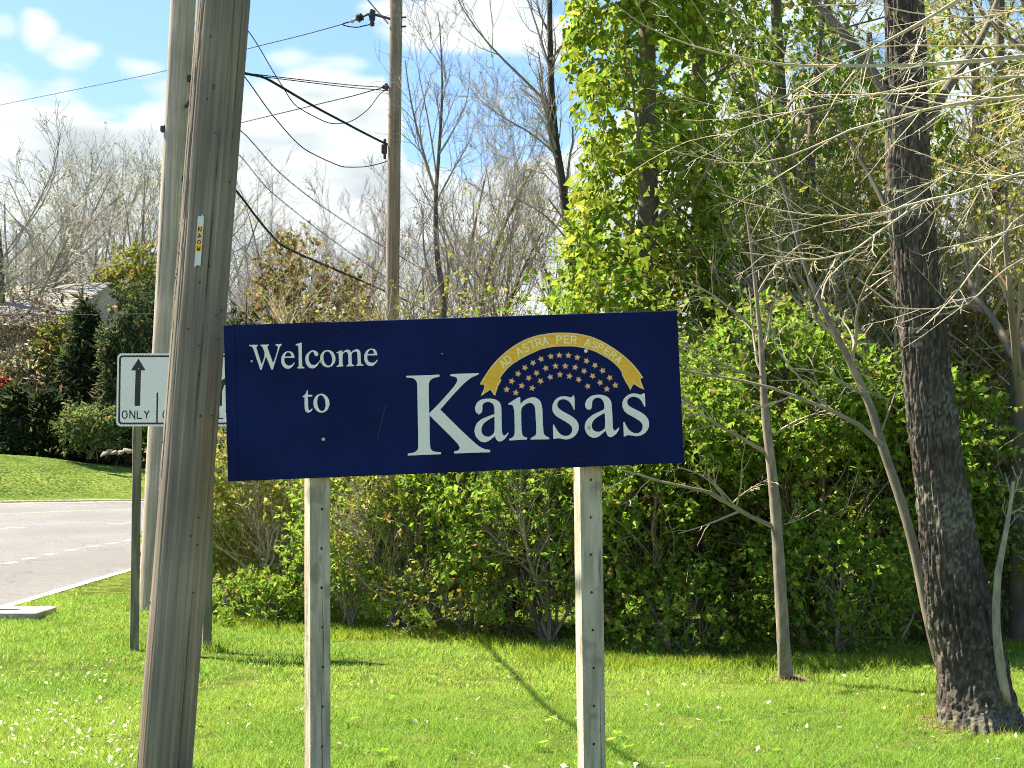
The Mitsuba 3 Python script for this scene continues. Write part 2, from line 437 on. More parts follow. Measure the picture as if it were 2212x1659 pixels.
def kerb(line, side, name, w=0.17, gutter=0.42):
    """A kerb with its top at z = 0 and a concrete gutter pan towards the road."""
    p = np.array(line.coords)
    t = unit(np.gradient(p, axis=0))
    nrm = np.stack([-t[:, 1], t[:, 0]], 1) * side
    prof = [(-w * 0.05, -0.45), (-w * 0.05, 0.0), (w * 0.62, 0.012), (w * 0.85, -0.012), (w, -0.105), (w + gutter, -0.122), (w + gutter, -0.45)]
    k = len(prof)
    v = np.concatenate([np.c_[p + nrm * a, np.full(len(p), z)][:, None] for a, z in prof], 1).reshape(-1, 3)
    i, j = np.meshgrid(np.arange(len(p) - 1), np.arange(k - 1), indexing='ij')
    q = np.stack([i * k + j, i * k + j + 1, (i + 1) * k + j + 1, (i + 1) * k + j], -1).reshape(-1, 4)
    f = np.vstack([q[:, [0, 1, 2]], q[:, [0, 2, 3]]])
    put(name, (v, f), 'concrete', kind='structure')


kerb(near_l, 1, 'kerb')
kerb(far_l, -1, 'far_kerb')


def paint(name, pts, w, mname, dash=None, z=-0.125):
    l = LineString(resample(pts, 120))
    segs = [l] if dash is None else []
    if dash:
        s = 0.0
        while s < l.length:
            segs.append(LineString([l.interpolate(s), l.interpolate(s + dash[0] / 2), l.interpolate(min(s + dash[0], l.length))]))
            s += dash[0] + dash[1]
    for g in segs:
        put(name, sheet(g.buffer(w / 2, cap_style=2), z), mname, kind='structure')


def Gr(x, y):
    return G(x, y, -0.12)[:2]


paint('lane_marking', [Gr(-120, 1242), Gr(0, 1220), Gr(60, 1206), Gr(130, 1192), Gr(205, 1179), Gr(285, 1165), Gr(330, 1156)], 0.20, 'road_paint', dash=(0.62, 0.85))
paint('lane_marking', [Gr(-80, 1145), Gr(0, 1141), Gr(55, 1138)], 0.16, 'road_paint')
paint('lane_marking', [Gr(230, 1131.5), Gr(262, 1130), Gr(300, 1128)], 0.16, 'road_paint')
paint('centre_line', [Gr(-100, 1115), Gr(0, 1110), Gr(120, 1105), Gr(290, 1099)], 0.18, 'yellow_road_paint')

# the grass bank beyond the road, climbing to the plateau where the house and the far trees stand
fp = np.array(LineString(resample(FAR, 300)).coords)
ft = unit(np.gradient(fp, axis=0))
fn_ = np.stack([-ft[:, 1], ft[:, 0]], 1)
u = np.r_[np.linspace(0.02, 16, 40), [22, 40, 80, 160, 330]]
H = np.interp(fp[:, 0], [-40, -34, -27, -21, -17, -8, 30], [3.0, 3.2, 3.05, 2.0, 1.6, 1.5, 1.5])
prof = np.where(u < 13, 0.5 - 0.5 * np.cos(np.pi * np.clip(u / 13, 0, 1)), 1.0) ** 0.9
bx = fp[:, None] + fn_[:, None] * u[None, :, None]
bz = 0.0 + H[:, None] * prof[None]
bz += 0.5 * (meshkit.fbm(np.stack([bx[..., 0] * .12, bx[..., 1] * .12, bz * 0], -1), 3, 8) - 0.5) * np.clip(u / 4, 0, 1)[None]
bv = np.concatenate([bx, bz[..., None]], -1).reshape(-1, 3)
i, j = np.meshgrid(np.arange(299), np.arange(len(u) - 1), indexing='ij')
k = len(u)
bq = np.stack([i * k + j, i * k + j + 1, (i + 1) * k + j + 1, (i + 1) * k + j], -1).reshape(-1, 4)
put('grass_bank', (bv, np.vstack([bq[:, [0, 1, 2]], bq[:, [0, 2, 3]]])), 'bank_turf', kind='structure', smooth=True)
from scipy.spatial import cKDTree
_bt = cKDTree(bv[:, :2])


def bank_z(x, y):
    return float(bv[_bt.query([x, y])[1], 2])


# ------------------------------------------------------------------ the welcome sign
TLc, TRc, BLc = V(482.6, 702.9, 8.64), V(1462.5, 670.6, 8.85), V(490.0, 1040.5, 8.64)
su = unit(TRc - TLc)
sw = TLc - BLc
sw = unit(sw - sw.dot(su) * su)
sn = np.cross(su, sw)
SW_, SH_ = float(np.linalg.norm(TRc - TLc)), float(abs((TLc - BLc).dot(sw)))
SM = np.eye(4)
SM[:3, 0], SM[:3, 1], SM[:3, 2], SM[:3, 3] = su, sw, sn, TLc
_src = np.array([(879.6, 1281.3), (2666, 1222.5), (2679, 1823.8), (893, 1897)])
_dst = np.array([(0, 0), (SW_, 0), (SW_, -SH_), (0, -SH_)])
A_ = []
for (x, y), (X, Y) in zip(_src, _dst):
    A_ += [[x, y, 1, 0, 0, 0, -X * x, -X * y, -X], [0, 0, 0, x, y, 1, -Y * x, -Y * y, -Y]]
HOM = np.linalg.svd(np.array(A_))[2][-1].reshape(3, 3)


def on_panel(pts, ox, oy, s):
    p = np.asarray(pts, float) * s + [ox, oy]
    q = np.c_[p, np.ones(len(p))] @ HOM.T
    return q[:, :2] / q[:, 2:]


def chaikin(p, n=1):
    p = np.asarray(p, float)
    for _ in range(n):
        # cut only the blunt corners, so that serifs stay sharp
        a, b, c = np.roll(p, 1, 0), p, np.roll(p, -1, 0)
        cosang = (unit(b - a) * unit(c - b)).sum(1)
        out = []
        for k in range(len(p)):
            if cosang[k] > 0.55:
                out += [b[k] * .75 + a[k] * .25, b[k] * .75 + c[k] * .25]
            else:
                out.append(b[k])
        p = np.array(out)
    return p


def extrude(poly, z0, depth, M):
    ms = []
    for g in getattr(poly, 'geoms', [poly]):
        if g.is_empty or g.area < 1e-7:
            continue
        m = trimesh.creation.extrude_polygon(g, depth, engine='earcut')
        m.apply_translation([0, 0, z0])
        ms.append(m)
    m = trimesh.util.concatenate(ms)
    m.apply_transform(M)
    return m


SIGN = thing('welcome_sign', 'dark blue Welcome to Kansas sign on two weathered wooden posts', 'sign')
SEAM = on_panel([(140, 300)], 800, 1180, .90416)[0][0]
pm = (box(SW_, SH_, 0.018, (SW_ / 2, -SH_ / 2, -0.009), 0.003) - box(.004, SH_ + .1, .012, (SEAM, -SH_ / 2, .001))).to_mesh()
pm = trimesh.Trimesh(pm.vert_properties[:, :3], pm.tri_verts)
pm.apply_transform(SM)
put(SIGN + '__panel', pm, 'blue_sheeting')

K_ = (1580, 1400, .2713)
N_ = (1580, 1280, .45208)
S_ = (2060, 1500, .23508)
W_ = (960, 1330, .24864)
LET = []
LET.append(('K', K_, [[(60, 300), (540, 283), (540, 312), (470, 325), (415, 350), (388, 390), (382, 430), (382, 846), (520, 710), (720, 490), (780, 410), (797, 365), (790, 330), (760, 312), (695, 302), (697, 275), (1112, 258), (1105, 280), (1020, 315), (950, 360), (870, 430), (700, 610), (543, 790), (700, 950), (880, 1130), (1030, 1270), (1110, 1335), (1180, 1365), (1253, 1376), (1252, 1408), (730, 1426), (732, 1395), (790, 1385), (815, 1360), (812, 1330), (790, 1290), (700, 1190), (560, 1050), (440, 930), (386, 872), (385, 1330), (400, 1370), (440, 1400), (545, 1408), (543, 1436), (65, 1456), (65, 1425), (130, 1420), (180, 1400), (210, 1370), (217, 1330), (217, 430), (205, 375), (170, 340), (120, 327), (60, 325)]]))
LET.append(('a', K_, [[(1045, 770), (1050, 735), (1075, 690), (1120, 650), (1190, 632), (1280, 630), (1350, 645), (1395, 675), (1420, 720), (1427, 780), (1427, 1100), (1435, 1150), (1455, 1170), (1475, 1165), (1520, 1120), (1523, 1138), (1480, 1205), (1430, 1245), (1390, 1255), (1355, 1240), (1335, 1205), (1325, 1175), (1290, 1205), (1230, 1250), (1170, 1268), (1110, 1250), (1055, 1195), (1030, 1120), (1040, 1040), (1075, 975), (1150, 920), (1240, 885), (1325, 855), (1328, 790), (1320, 740), (1300, 700), (1260, 680), (1210, 680), (1170, 700), (1150, 730), (1153, 790), (1140, 840), (1100, 862), (1065, 840), (1045, 800)], [(1325, 890), (1240, 935), (1165, 990), (1135, 1050), (1130, 1110), (1155, 1160), (1200, 1185), (1240, 1185), (1290, 1155), (1325, 1120)]]))
LET.append(('n', N_, [[(918, 688), (1000, 634), (1020, 630), (1022, 690), (1060, 655), (1110, 633), (1150, 632), (1190, 655), (1208, 700), (1212, 760), (1215, 930), (1225, 965), (1265, 985), (1265, 998), (1105, 1001), (1105, 988), (1150, 965), (1155, 930), (1152, 740), (1140, 700), (1115, 680), (1080, 685), (1045, 710), (1025, 735), (1027, 940), (1040, 975), (1075, 985), (1072, 1001), (918, 1008), (918, 995), (955, 980), (970, 940), (968, 760), (960, 710), (945, 697), (918, 698)]]))
LET.append(('s', S_, [[(808, 248), (830, 265), (828, 490), (808, 485), (790, 430), (750, 365), (700, 325), (640, 308), (580, 325), (545, 365), (535, 410), (550, 455), (600, 500), (680, 545), (770, 595), (840, 650), (880, 715), (890, 775), (880, 840), (840, 910), (780, 960), (700, 988), (640, 985), (560, 968), (520, 965), (490, 980), (460, 975), (455, 750), (475, 735), (500, 790), (545, 865), (600, 915), (660, 932), (715, 922), (760, 885), (780, 835), (778, 785), (745, 740), (680, 695), (600, 650), (520, 600), (470, 545), (450, 475), (460, 400), (500, 325), (560, 280), (630, 262), (700, 265), (750, 285), (780, 280)]]))
LET.append(('a', S_, [[(1000, 420), (1005, 370), (1040, 310), (1100, 260), (1180, 238), (1270, 238), (1350, 255), (1410, 300), (1440, 360), (1448, 430), (1455, 740), (1460, 820), (1480, 840), (1505, 830), (1560, 785), (1563, 815), (1520, 885), (1460, 935), (1410, 952), (1370, 935), (1345, 880), (1338, 840), (1290, 880), (1220, 940), (1140, 965), (1070, 945), (1010, 880), (985, 800), (995, 720), (1040, 640), (1130, 570), (1230, 525), (1320, 480), (1325, 420), (1310, 350), (1270, 300), (1215, 285), (1160, 300), (1122, 345), (1118, 400), (1115, 450), (1090, 490), (1050, 490), (1010, 460)], [(1328, 545), (1230, 590), (1140, 660), (1105, 730), (1105, 790), (1135, 840), (1190, 862), (1250, 855), (1300, 820), (1330, 795)]]))
LET.append(('s', S_, [[(1980, 210), (2005, 225), (2005, 440), (1985, 435), (1960, 370), (1920, 310), (1860, 275), (1790, 270), (1735, 295), (1705, 340), (1705, 385), (1735, 430), (1820, 475), (1920, 525), (2000, 580), (2050, 650), (2065, 720), (2055, 790), (2015, 860), (1950, 910), (1870, 935), (1800, 930), (1730, 915), (1690, 915), (1660, 935), (1637, 940), (1632, 700), (1650, 690), (1680, 760), (1725, 830), (1790, 875), (1850, 887), (1905, 870), (1945, 825), (1957, 770), (1945, 715), (1890, 665), (1790, 605), (1700, 560), (1645, 500), (1618, 420), (1630, 345), (1670, 280), (1730, 235), (1800, 215), (1870, 220), (1930, 240), (1960, 230)]]))
LET.append(('W', W_, [[(80, 116), (220, 115), (220, 130), (195, 142), (195, 165), (272, 415), (284, 412), (335, 265), (300, 165), (285, 140), (262, 131), (262, 115), (395, 108), (395, 124), (370, 137), (372, 165), (455, 398), (470, 385), (533, 190), (538, 150), (525, 130), (495, 124), (495, 108), (600, 98), (600, 113), (576, 130), (558, 170), (452, 510), (433, 512), (345, 297), (275, 512), (256, 515), (145, 170), (125, 140), (80, 131)]]))
E_ = [[(585, 360), (590, 310), (615, 260), (655, 225), (705, 214), (755, 225), (785, 260), (797, 322), (640, 324), (632, 360), (645, 410), (680, 440), (720, 447), (760, 430), (790, 392), (800, 400), (775, 445), (735, 485), (690, 498), (640, 485), (605, 445), (588, 400)], [(642, 303), (743, 300), (743, 270), (725, 242), (695, 232), (668, 247), (650, 275)]]
LET.append(('e', W_, E_))
LET.append(('l', W_, [[(818, 108), (905, 78), (914, 82), (914, 440), (924, 462), (952, 473), (952, 487), (838, 490), (838, 475), (860, 462), (864, 440), (862, 140), (850, 122), (818, 124)]]))
LET.append(('c', W_, [[(963, 350), (970, 300), (1000, 250), (1045, 212), (1090, 198), (1135, 208), (1172, 245), (1174, 272), (1155, 294), (1128, 295), (1113, 275), (1106, 242), (1085, 222), (1052, 238), (1024, 280), (1017, 340), (1032, 395), (1065, 432), (1110, 440), (1150, 418), (1176, 385), (1186, 392), (1160, 445), (1115, 482), (1065, 492), (1015, 472), (978, 425)]]))


def ell(cx, cy, rx, ry, tilt=0.0, n=40):
    a = np.linspace(0, 2 * np.pi, n, endpoint=False)
    x, y = rx * np.cos(a), ry * np.sin(a)
    return [(cx + x_ * math.cos(tilt) - y_ * math.sin(tilt), cy + x_ * math.sin(tilt) + y_ * math.cos(tilt)) for x_, y_ in zip(x, y)]


LET.append(('o', W_, [ell(1322, 334, 122, 138), ell(1322, 333, 68, 116, -.14)]))
LET.append(('m', W_, [[(1460, 235), (1540, 200), (1550, 205), (1551, 243), (1590, 205), (1635, 188), (1675, 200), (1692, 238), (1730, 200), (1780, 180), (1820, 195), (1842, 240), (1845, 400), (1852, 422), (1886, 433), (1886, 446), (1765, 451), (1767, 438), (1790, 425), (1795, 400), (1792, 260), (1783, 227), (1755, 218), (1720, 232), (1698, 262), (1700, 405), (1708, 428), (1736, 438), (1736, 453), (1615, 457), (1617, 443), (1643, 432), (1648, 405), (1645, 265), (1633, 235), (1608, 224), (1578, 240), (1553, 270), (1555, 415), (1562, 440), (1568, 455), (1460, 466), (1462, 452), (1492, 440), (1499, 415), (1496, 265), (1488, 242), (1462, 248)]]))
LET.append(('e', W_, [[(x + 1310, y - 42) for x, y in c] for c in E_]))
LET.append(('t', W_, [[(918, 933), (960, 905), (990, 835), (1003, 831), (1003, 910), (1070, 910), (1068, 936), (1003, 938), (1003, 1120), (1013, 1150), (1032, 1155), (1066, 1123), (1074, 1135), (1050, 1172), (1005, 1196), (968, 1180), (948, 1140), (948, 946), (918, 946)]]))
LET.append(('o', W_, [ell(1213, 1042, 127, 150), ell(1213, 1040, 66, 127, -.10)]))
for ch, (ox, oy, s), rings in LET:
    rr = [on_panel(chaikin(r, 2), ox, oy, s) for r in rings]
    pl = Polygon(rr[0], rr[1:]).buffer(0)
    put(SIGN + '__letter', extrude(pl, 0.0, 0.0025, SM), 'white_paint')
B_ = (1860, 1290, .31646)
outer = [(80, 700), (130, 620), (240, 465), (380, 325), (530, 215), (700, 130), (870, 85), (1050, 66), (1220, 68), (1400, 95), (1560, 150), (1720, 240), (1880, 360), (2000, 480), (2107, 632)]
inner = [(1840, 560), (1760, 460), (1640, 370), (1480, 290), (1330, 250), (1190, 235), (1040, 240), (880, 265), (740, 320), (600, 390), (490, 460), (410, 530), (325, 645)]
tail_r = [(2070, 640), (2078, 680), (2115, 778), (2050, 750), (1985, 708), (1965, 740), (1943, 788), (1920, 740), (1890, 690), (1845, 600)]
tail_l = [(345, 650), (330, 690), (300, 740), (265, 852), (243, 840), (208, 778), (150, 815), (90, 857), (95, 830), (125, 770), (132, 716), (80, 714)]


def smooth_open(p, n=60):
    return [tuple(q) for q in resample(p, n)]


ban = Polygon(on_panel(smooth_open(outer) + tail_r + smooth_open(inner) + tail_l, *B_)).buffer(0)
put(SIGN + '__banner', extrude(ban, 0.0, 0.002, SM), 'gold_trim', label='golden banner that arches over the stars')
put(SIGN + '__banner__face', extrude(ban.buffer(-0.0085), 0.002, 0.0012, SM), 'yellow_paint')
# motto on the banner, letter strokes along the arc
STROKES = {
    'A': [[(0, 0), (.5, 1), (1, 0)], [(.2, .35), (.8, .35)]], 'D': [[(0, 0), (0, 1), (.6, 1), (1, .7), (1, .3), (.6, 0), (0, 0)]],
    'S': [[(1, .85), (.6, 1), (.2, .95), (.05, .72), (.5, .52), (.95, .3), (.8, .05), (.4, 0), (0, .15)]], 'T': [[(0, 1), (1, 1)], [(.5, 1), (.5, 0)]],
    'R': [[(0, 0), (0, 1), (.7, 1), (1, .78), (.7, .5), (0, .5)], [(.5, .5), (1, 0)]], 'P': [[(0, 0), (0, 1), (.7, 1), (1, .75), (.7, .48), (0, .48)]],
    'E': [[(1, 1), (0, 1), (0, 0), (1, 0)], [(0, .52), (.8, .52)]],
    'O': [[(.5 + .5 * math.cos(a), .5 + .5 * math.sin(a)) for a in np.linspace(0, 2 * np.pi, 25)]],
    'N': [[(0, 0), (0, 1), (1, 0), (1, 1)]], 'L': [[(0, 1), (0, 0), (1, 0)]], 'Y': [[(0, 1), (.5, .5), (1, 1)], [(.5, .5), (.5, 0)]],
    '2': [[(0, .75), (.2, 1), (.8, 1), (1, .75), (0, 0), (1, 0)]], '4': [[(.75, 0), (.75, 1), (0, .3), (1, .3)]], '3': [[(0, .9), (.6, 1), (1, .75), (.4, .52), (1, .28), (.6, 0), (0, .1)]],
    'C': [[(1, .8), (.6, 1), (.2, .9), (0, .5), (.2, .1), (.6, 0), (1, .2)]],
}
oc, ic = np.array(on_panel(smooth_open(outer, 200), *B_)), np.array(on_panel(smooth_open(inner[::-1], 200), *B_))
words = 'AD ASTRA PER ASPERA'
pos = np.linspace(0.155, 0.845, len(words))
for ch, t in zip(words, pos):
    if ch == ' ':
        continue
    a = np.array([np.interp(t, np.linspace(0, 1, 200), oc[:, k]) for k in (0, 1)])
    b = ic[np.argmin(np.linalg.norm(ic - a, axis=1))]
    up_ = unit(b - a) * -1
    side = np.array([up_[1], -up_[0]])
    h = np.linalg.norm(a - b)
    c = (a + b) / 2
    ls = [LineString([c + side * (x - .5) * h * .36 + up_ * (y - .5) * h * .52 for x, y in st]) for st in STROKES[ch]]
    put(SIGN + '__banner__letter', extrude(unary_union([l.buffer(.0042) for l in ls]), 0.0032, 0.0012, SM), 'pale_yellow_paint')
stars = [(408, 775), (472, 672), (553, 578), (640, 503), (742, 443), (842, 395), (963, 362), (1070, 348), (1182, 350), (1293, 375), (1406, 418), (1510, 475), (1603, 540), (1690, 630), (1757, 722), (520, 815), (596, 728), (685, 632), (782, 570), (899, 510), (1020, 483), (1142, 483), (1263, 500), (1373, 545), (1477, 607), (1568, 690), (1650, 770), (724, 758), (830, 670), (952, 620), (1072, 590), (1190, 610), (1303, 652), (1415, 735)]
rng = RNG(5)
for sx, sy in stars:
    c = on_panel([(sx, sy)], *B_)[0]
    a0 = math.atan2(-(sy - 1000), sx - 1090) + rng.normal(0, .1)
    R0 = 0.0222
    pts = [c + (R0 if k % 2 == 0 else R0 * .46) * np.array([math.cos(a0 + k * math.pi / 5), math.sin(a0 + k * math.pi / 5)]) for k in range(10)]
    put(SIGN + '__star', extrude(Polygon(pts), 0.0, 0.002, SM), 'star_paint')


def disc_head(px, py, r, h, mname, name):
    c = on_panel([(px, py)], 0, 0, 1)[0]
    m = m3.Manifold.cylinder(h * .6, r, r, 12) + m3.Manifold.cylinder(h * .4, r, r * .7, 12).translate([0, 0, h * .6])
    q = m.to_mesh()
    t = trimesh.Trimesh(q.vert_properties[:, :3], q.tri_verts)
    t.apply_translation([c[0], c[1], 0.003])
    t.apply_transform(SM)
    put(SIGN + '__' + name, t, mname)


disc_head(1261, 1424, .010, .006, 'star_paint', 'bolt')
disc_head(1268, 1731, .011, .006, 'grey_metal', 'bolt')
disc_head(2303, 1383, .012, .007, 'white_paint', 'bolt')
disc_head(2309, 1686, .011, .006, 'grey_metal', 'bolt')
disc_head(990, 1423, .0065, .005, 'white_paint', 'bolt')
disc_head(1738, 1394, .005, .005, 'grey_metal', 'bolt')
# the pale scrape across the blue, right of "to"
scr = LineString(on_panel([(1512, 1600), (1502, 1640), (1488, 1690), (1480, 1725)], 0, 0, 1)).buffer(.004)
mat('scrape_paint', {'type': 'twosided', 'bsdf': {'type': 'diffuse', 'reflectance': rgb(.03, .04, .075)}})
put(SIGN + '__scrape', extrude(scr, 0.0, 0.0006, SM), 'scrape_paint', label='pale grey scrape on the blue face')


def post(xa, ya, xb, yb, Y, yaw, size, key, holes, side_crack=None):
    top, low = V(xa, ya, Y), V(xb, yb, Y)
    ax = unit(top - low)
    foot = low + ax * ((-0.4 - low[2]) / ax[2])
    head = top + ax * 0.75
    L = float(np.linalg.norm(head - foot))
    m = box(size[0], size[1], L, (0, 0, L / 2), 0.006)
    cuts = [m3.Manifold.cylinder(0.05, .0095, .0095, 10).rotate([90, 0, 0]).translate([hx, -size[1] / 2 + .045, hz]) for hx, hz in holes(L)]
    rg = RNG(int(xa))
    for x0, z0, z1 in (side_crack or []):
        zs = np.linspace(z0 * L, z1 * L, 9)
        xs = x0 * size[0] + np.cumsum(rg.normal(0, .0014, 9))
        w = .0026 * np.sin(np.linspace(.15, np.pi - .15, 9)) + .0004
        pl = np.r_[np.c_[xs - w, zs], np.c_[xs + w, zs][::-1]]
        cr = m3.CrossSection([pl[::-1].tolist()])
        cuts.append(m3.Manifold.extrude(cr, .05).rotate([90, 0, 0]).translate([0, -size[1] / 2 + .03, 0]))
    if cuts:
        m = m - m3.Manifold.batch_boolean(cuts, m3.OpType.Add)
    q = m.to_mesh()
    t = trimesh.Trimesh(q.vert_properties[:, :3], q.tri_verts)
    M = np.eye(4)
    y_ = np.array([math.sin(yaw), math.cos(yaw), 0])
    x_ = unit(np.cross(y_, ax))
    y_ = np.cross(ax, x_)
    M[:3, 0], M[:3, 1], M[:3, 2], M[:3, 3] = x_, y_, ax, foot
    t.apply_transform(M)
    put(key, t, 'post_wood')


def post_holes(off, step):
    def f(L):
        return [(off + 0.004 * math.sin(k * 5.1), 0.15 + k * step) for k in range(int((L - 0.2) / step))]
    return f


post(685, 1045, 686, 1659, 8.80, math.radians(-24), (.130, .140), SIGN + '__post', post_holes(.012, .245), [(.14, .0, .34), (.12, .36, .52)])
post(1269, 1012, 1278, 1659, 8.96, math.radians(-15), (.146, .146), SIGN + '__post', post_holes(-.004, .238), [(.27, .02, .30), (.33, .52, .60)])

# ------------------------------------------------------------------ the lane sign behind the pole
LS = thing('lane_sign', 'white sign with black straight arrow and ONLY, partly hidden by the leaning pole', 'road sign')
LY = 14.9
sc = LY / 3000.0


def flat(poly_pts, z0, d, mname, key, holes=()):
    put(key, extrude(Polygon(poly_pts, holes).buffer(0) if not hasattr(poly_pts, 'geom_type') else poly_pts, z0, d, LM), mname)


LM = np.eye(4)
o_ = V(384, 842, LY)
LM[:3, 0], LM[:3, 1], LM[:3, 2], LM[:3, 3] = [1, 0, 0], [0, 0, 1], [0, -1, 0], o_
w2, h2 = 132 * sc, 79 * sc


def rr(w, h, r):
    return Polygon([(-w + r, -h + r), (w - r, -h + r), (w - r, h - r), (-w + r, h - r)]).buffer(r, 8)


flat(rr(w2, h2, 10 * sc), -0.004, 0.004, 'white_paint', LS + '__panel')
flat(rr(w2 - 4 * sc, h2 - 4 * sc, 8 * sc).difference(rr(w2 - 8.2 * sc, h2 - 8.2 * sc, 5 * sc)), 0, .001, 'black_paint', LS + '__border')


def P2(x, y):
    return ((x - 384) * sc, (842 - y) * sc)


for k in (0, 1, 2):
    dx = k * 88
    if k < 2:
        ar = Polygon([P2(298 + dx, 774), P2(314 + dx, 800), P2(304 + dx, 800), P2(303 + dx, 877), P2(291 + dx, 877), P2(292 + dx, 800), P2(282 + dx, 800)])
        if k == 1:
            ar = Polygon([P2(386, 774), P2(402, 800), P2(392, 800), P2(391, 877), P2(379, 877), P2(380, 800), P2(370, 800)])
    else:
        ar = LineString([P2(474, 877), P2(474, 845), P2(480, 828), P2(494, 818)]).buffer(6 * sc, cap_style=2).union(Polygon([P2(490, 800), P2(508, 816), P2(494, 834)]))
    put(LS + '__arrow', extrude(ar, 0, .001, LM), 'black_paint')
    for ch, cx in zip('ONLY', (270, 286.5, 302.5, 317.5)):
        w_, h_ = 10.5 * sc, 16.5 * sc
        x0, y0 = P2(cx + dx - 5.2, 904)
        ls = [LineString([(x0 + a * w_, y0 + b * h_) for a, b in st]) for st in STROKES[ch]]
        put(LS + '__letter', extrude(unary_union([l.buffer(1.35 * sc, cap_style=2, join_style=2) for l in ls]), 0, .001, LM), 'black_paint')
for x in (340, 428):
    p0 = P2(x - 1.8, 913)
    p1 = P2(x + 1.8, 848)
    put(LS + '__divider', extrude(Polygon([p0, (p1[0], p0[1]), p1, (p0[0], p1[1])]), 0, .001, LM), 'black_paint')
bm = trimesh.creation.icosphere(2, .006); bm.apply_translation(list(P2(298.5, 796)) + [0.001]); bm.apply_transform(LM)
put(LS + '__bolt', bm, 'white_paint')
for x, yb in ((293.5, 1398), (450, 1405)):
    b = V(x - (0 if x < 400 else 0), yb, LY)
    q = box(.092, .092, 3.3, (0, 0, 0), .004).rotate([0, 0, 18]).translate([float(V(x, 1100, LY + .06)[0]), LY + .072, 1.30]).to_mesh()
    put(LS + '__post', trimesh.Trimesh(q.vert_properties[:, :3], q.tri_verts), 'treated_wood')

# ------------------------------------------------------------------ utility poles


def pole(name, label, top, low, Y, r_top, r_low, n, sides, seed, z_top, base=(.20, .185, .155), cracks=26):
    a, b = V(*top, Y), V(*low, Y)
    ax = unit(a - b)
    foot = b + ax * ((-0.5 - b[2]) / ax[2])
    head = b + ax * ((z_top - b[2]) / ax[2])
    P = foot + (head - foot) * np.linspace(0, 1, n)[:, None]
    # a slight bow, as weathered poles have
    R = np.linspace(r_low, r_top, n)
    v, f = tube_mesh(P[None], R[None], sides)
    axis = np.repeat(P, sides, axis=0)
    u_ = (v - axis)
    un = unit(u_)
    z = v[:, 2]
    q = np.stack([un[:, 0] * 9, un[:, 1] * 9, z * .55], 1)
    fine = meshkit.fbm(np.stack([un[:, 0] * 26, un[:, 1] * 26, z * .9], 1), 5, seed)
    wide = meshkit.fbm(q, 3, seed + 9)
    fine = .5 * fine + .5 * meshkit.fbm(np.stack([un[:, 0] * 62, un[:, 1] * 62, z * 1.6], 1), 3, seed + 12)
    rg = RNG(seed)
    ang = np.arctan2(un[:, 1], un[:, 0])
    crack = np.zeros(len(v))
    for _ in range(cracks):
        a0, z0, L = rg.uniform(-np.pi, np.pi), rg.uniform(-.5, z_top), rg.uniform(.6, 2.8)
        wob = .035 * (meshkit.fbm(np.stack([z * 1.5, z * 0 + a0 * 5, z * 0], 1), 3, seed + 2) - .5) * 4
        d = np.abs(np.angle(np.exp(1j * (ang - a0 - wob))))
        w = rg.uniform(.016, .032) * (1 if sides > 100 else 1.5)
        prof_ = np.clip(1 - np.abs((z - z0) / (L / 2)) ** 3, 0, 1)
        crack = np.maximum(crack, np.clip(1 - d / w, 0, 1) * prof_)
    k = 1 + .05 * (fine - .5) + .03 * (wide - .5) - .07 * crack
    v = axis + u_ * k[:, None]
    tone = np.exp(1.5 * (fine - .5) + .7 * (wide - .5) + .6 * (meshkit.fbm(v * 1.7, 3, seed + 4) - .5))
    warm = np.clip((meshkit.fbm(np.stack([un[:, 0] * 3, un[:, 1] * 3, z * .3], 1), 2, seed + 6) - .4) * 3, 0, 1)[:, None]
    col = np.asarray(base) * (1 - warm) + np.asarray(base) * [1.06, .98, .90] * warm
    col = col * tone[:, None] * (1 - .75 * crack)[:, None]
    nv = len(v)
    j = np.arange(sides)
    v = np.vstack([v, P[-1:]])
    f = np.vstack([f, np.stack([j * 0 + nv, (n - 1) * sides + j, (n - 1) * sides + (j + 1) % sides], 1)[:, [0, 2, 1]]])
    col = np.vstack([col, [base]])
    key = thing(name, label, 'utility pole')
    put(key + '__shaft', (v, f), 'bark_material', smooth=True, color=np.clip(col, .01, .8))
    return key, (lambda z_: foot + ax * ((z_ - foot[2]) / ax[2]))


P1, p1_at = pole('utility_pole', 'thick weathered wooden pole leaning right in front of the others, with a yellow tag', (484, 0), (355, 1659), 8.95, .168, .172, 220, 170, 11, 9.0, base=(.180, .167, .144), cracks=70)
P2k, p2_at = pole('utility_pole', 'grey wooden pole standing behind the white lane sign', (396, 0), (330, 1315), 19.0, .165, .190, 260, 72, 23, 11.0, base=(.33, .315, .27), cracks=14)
P3, p3_at = pole('utility_pole', 'slender wooden pole in the distance above the sign, carrying the cables', (856, 0), (848, 600), 28.0, .125, .150, 240, 48, 37, 12.6, base=(.21, .185, .145), cracks=8)

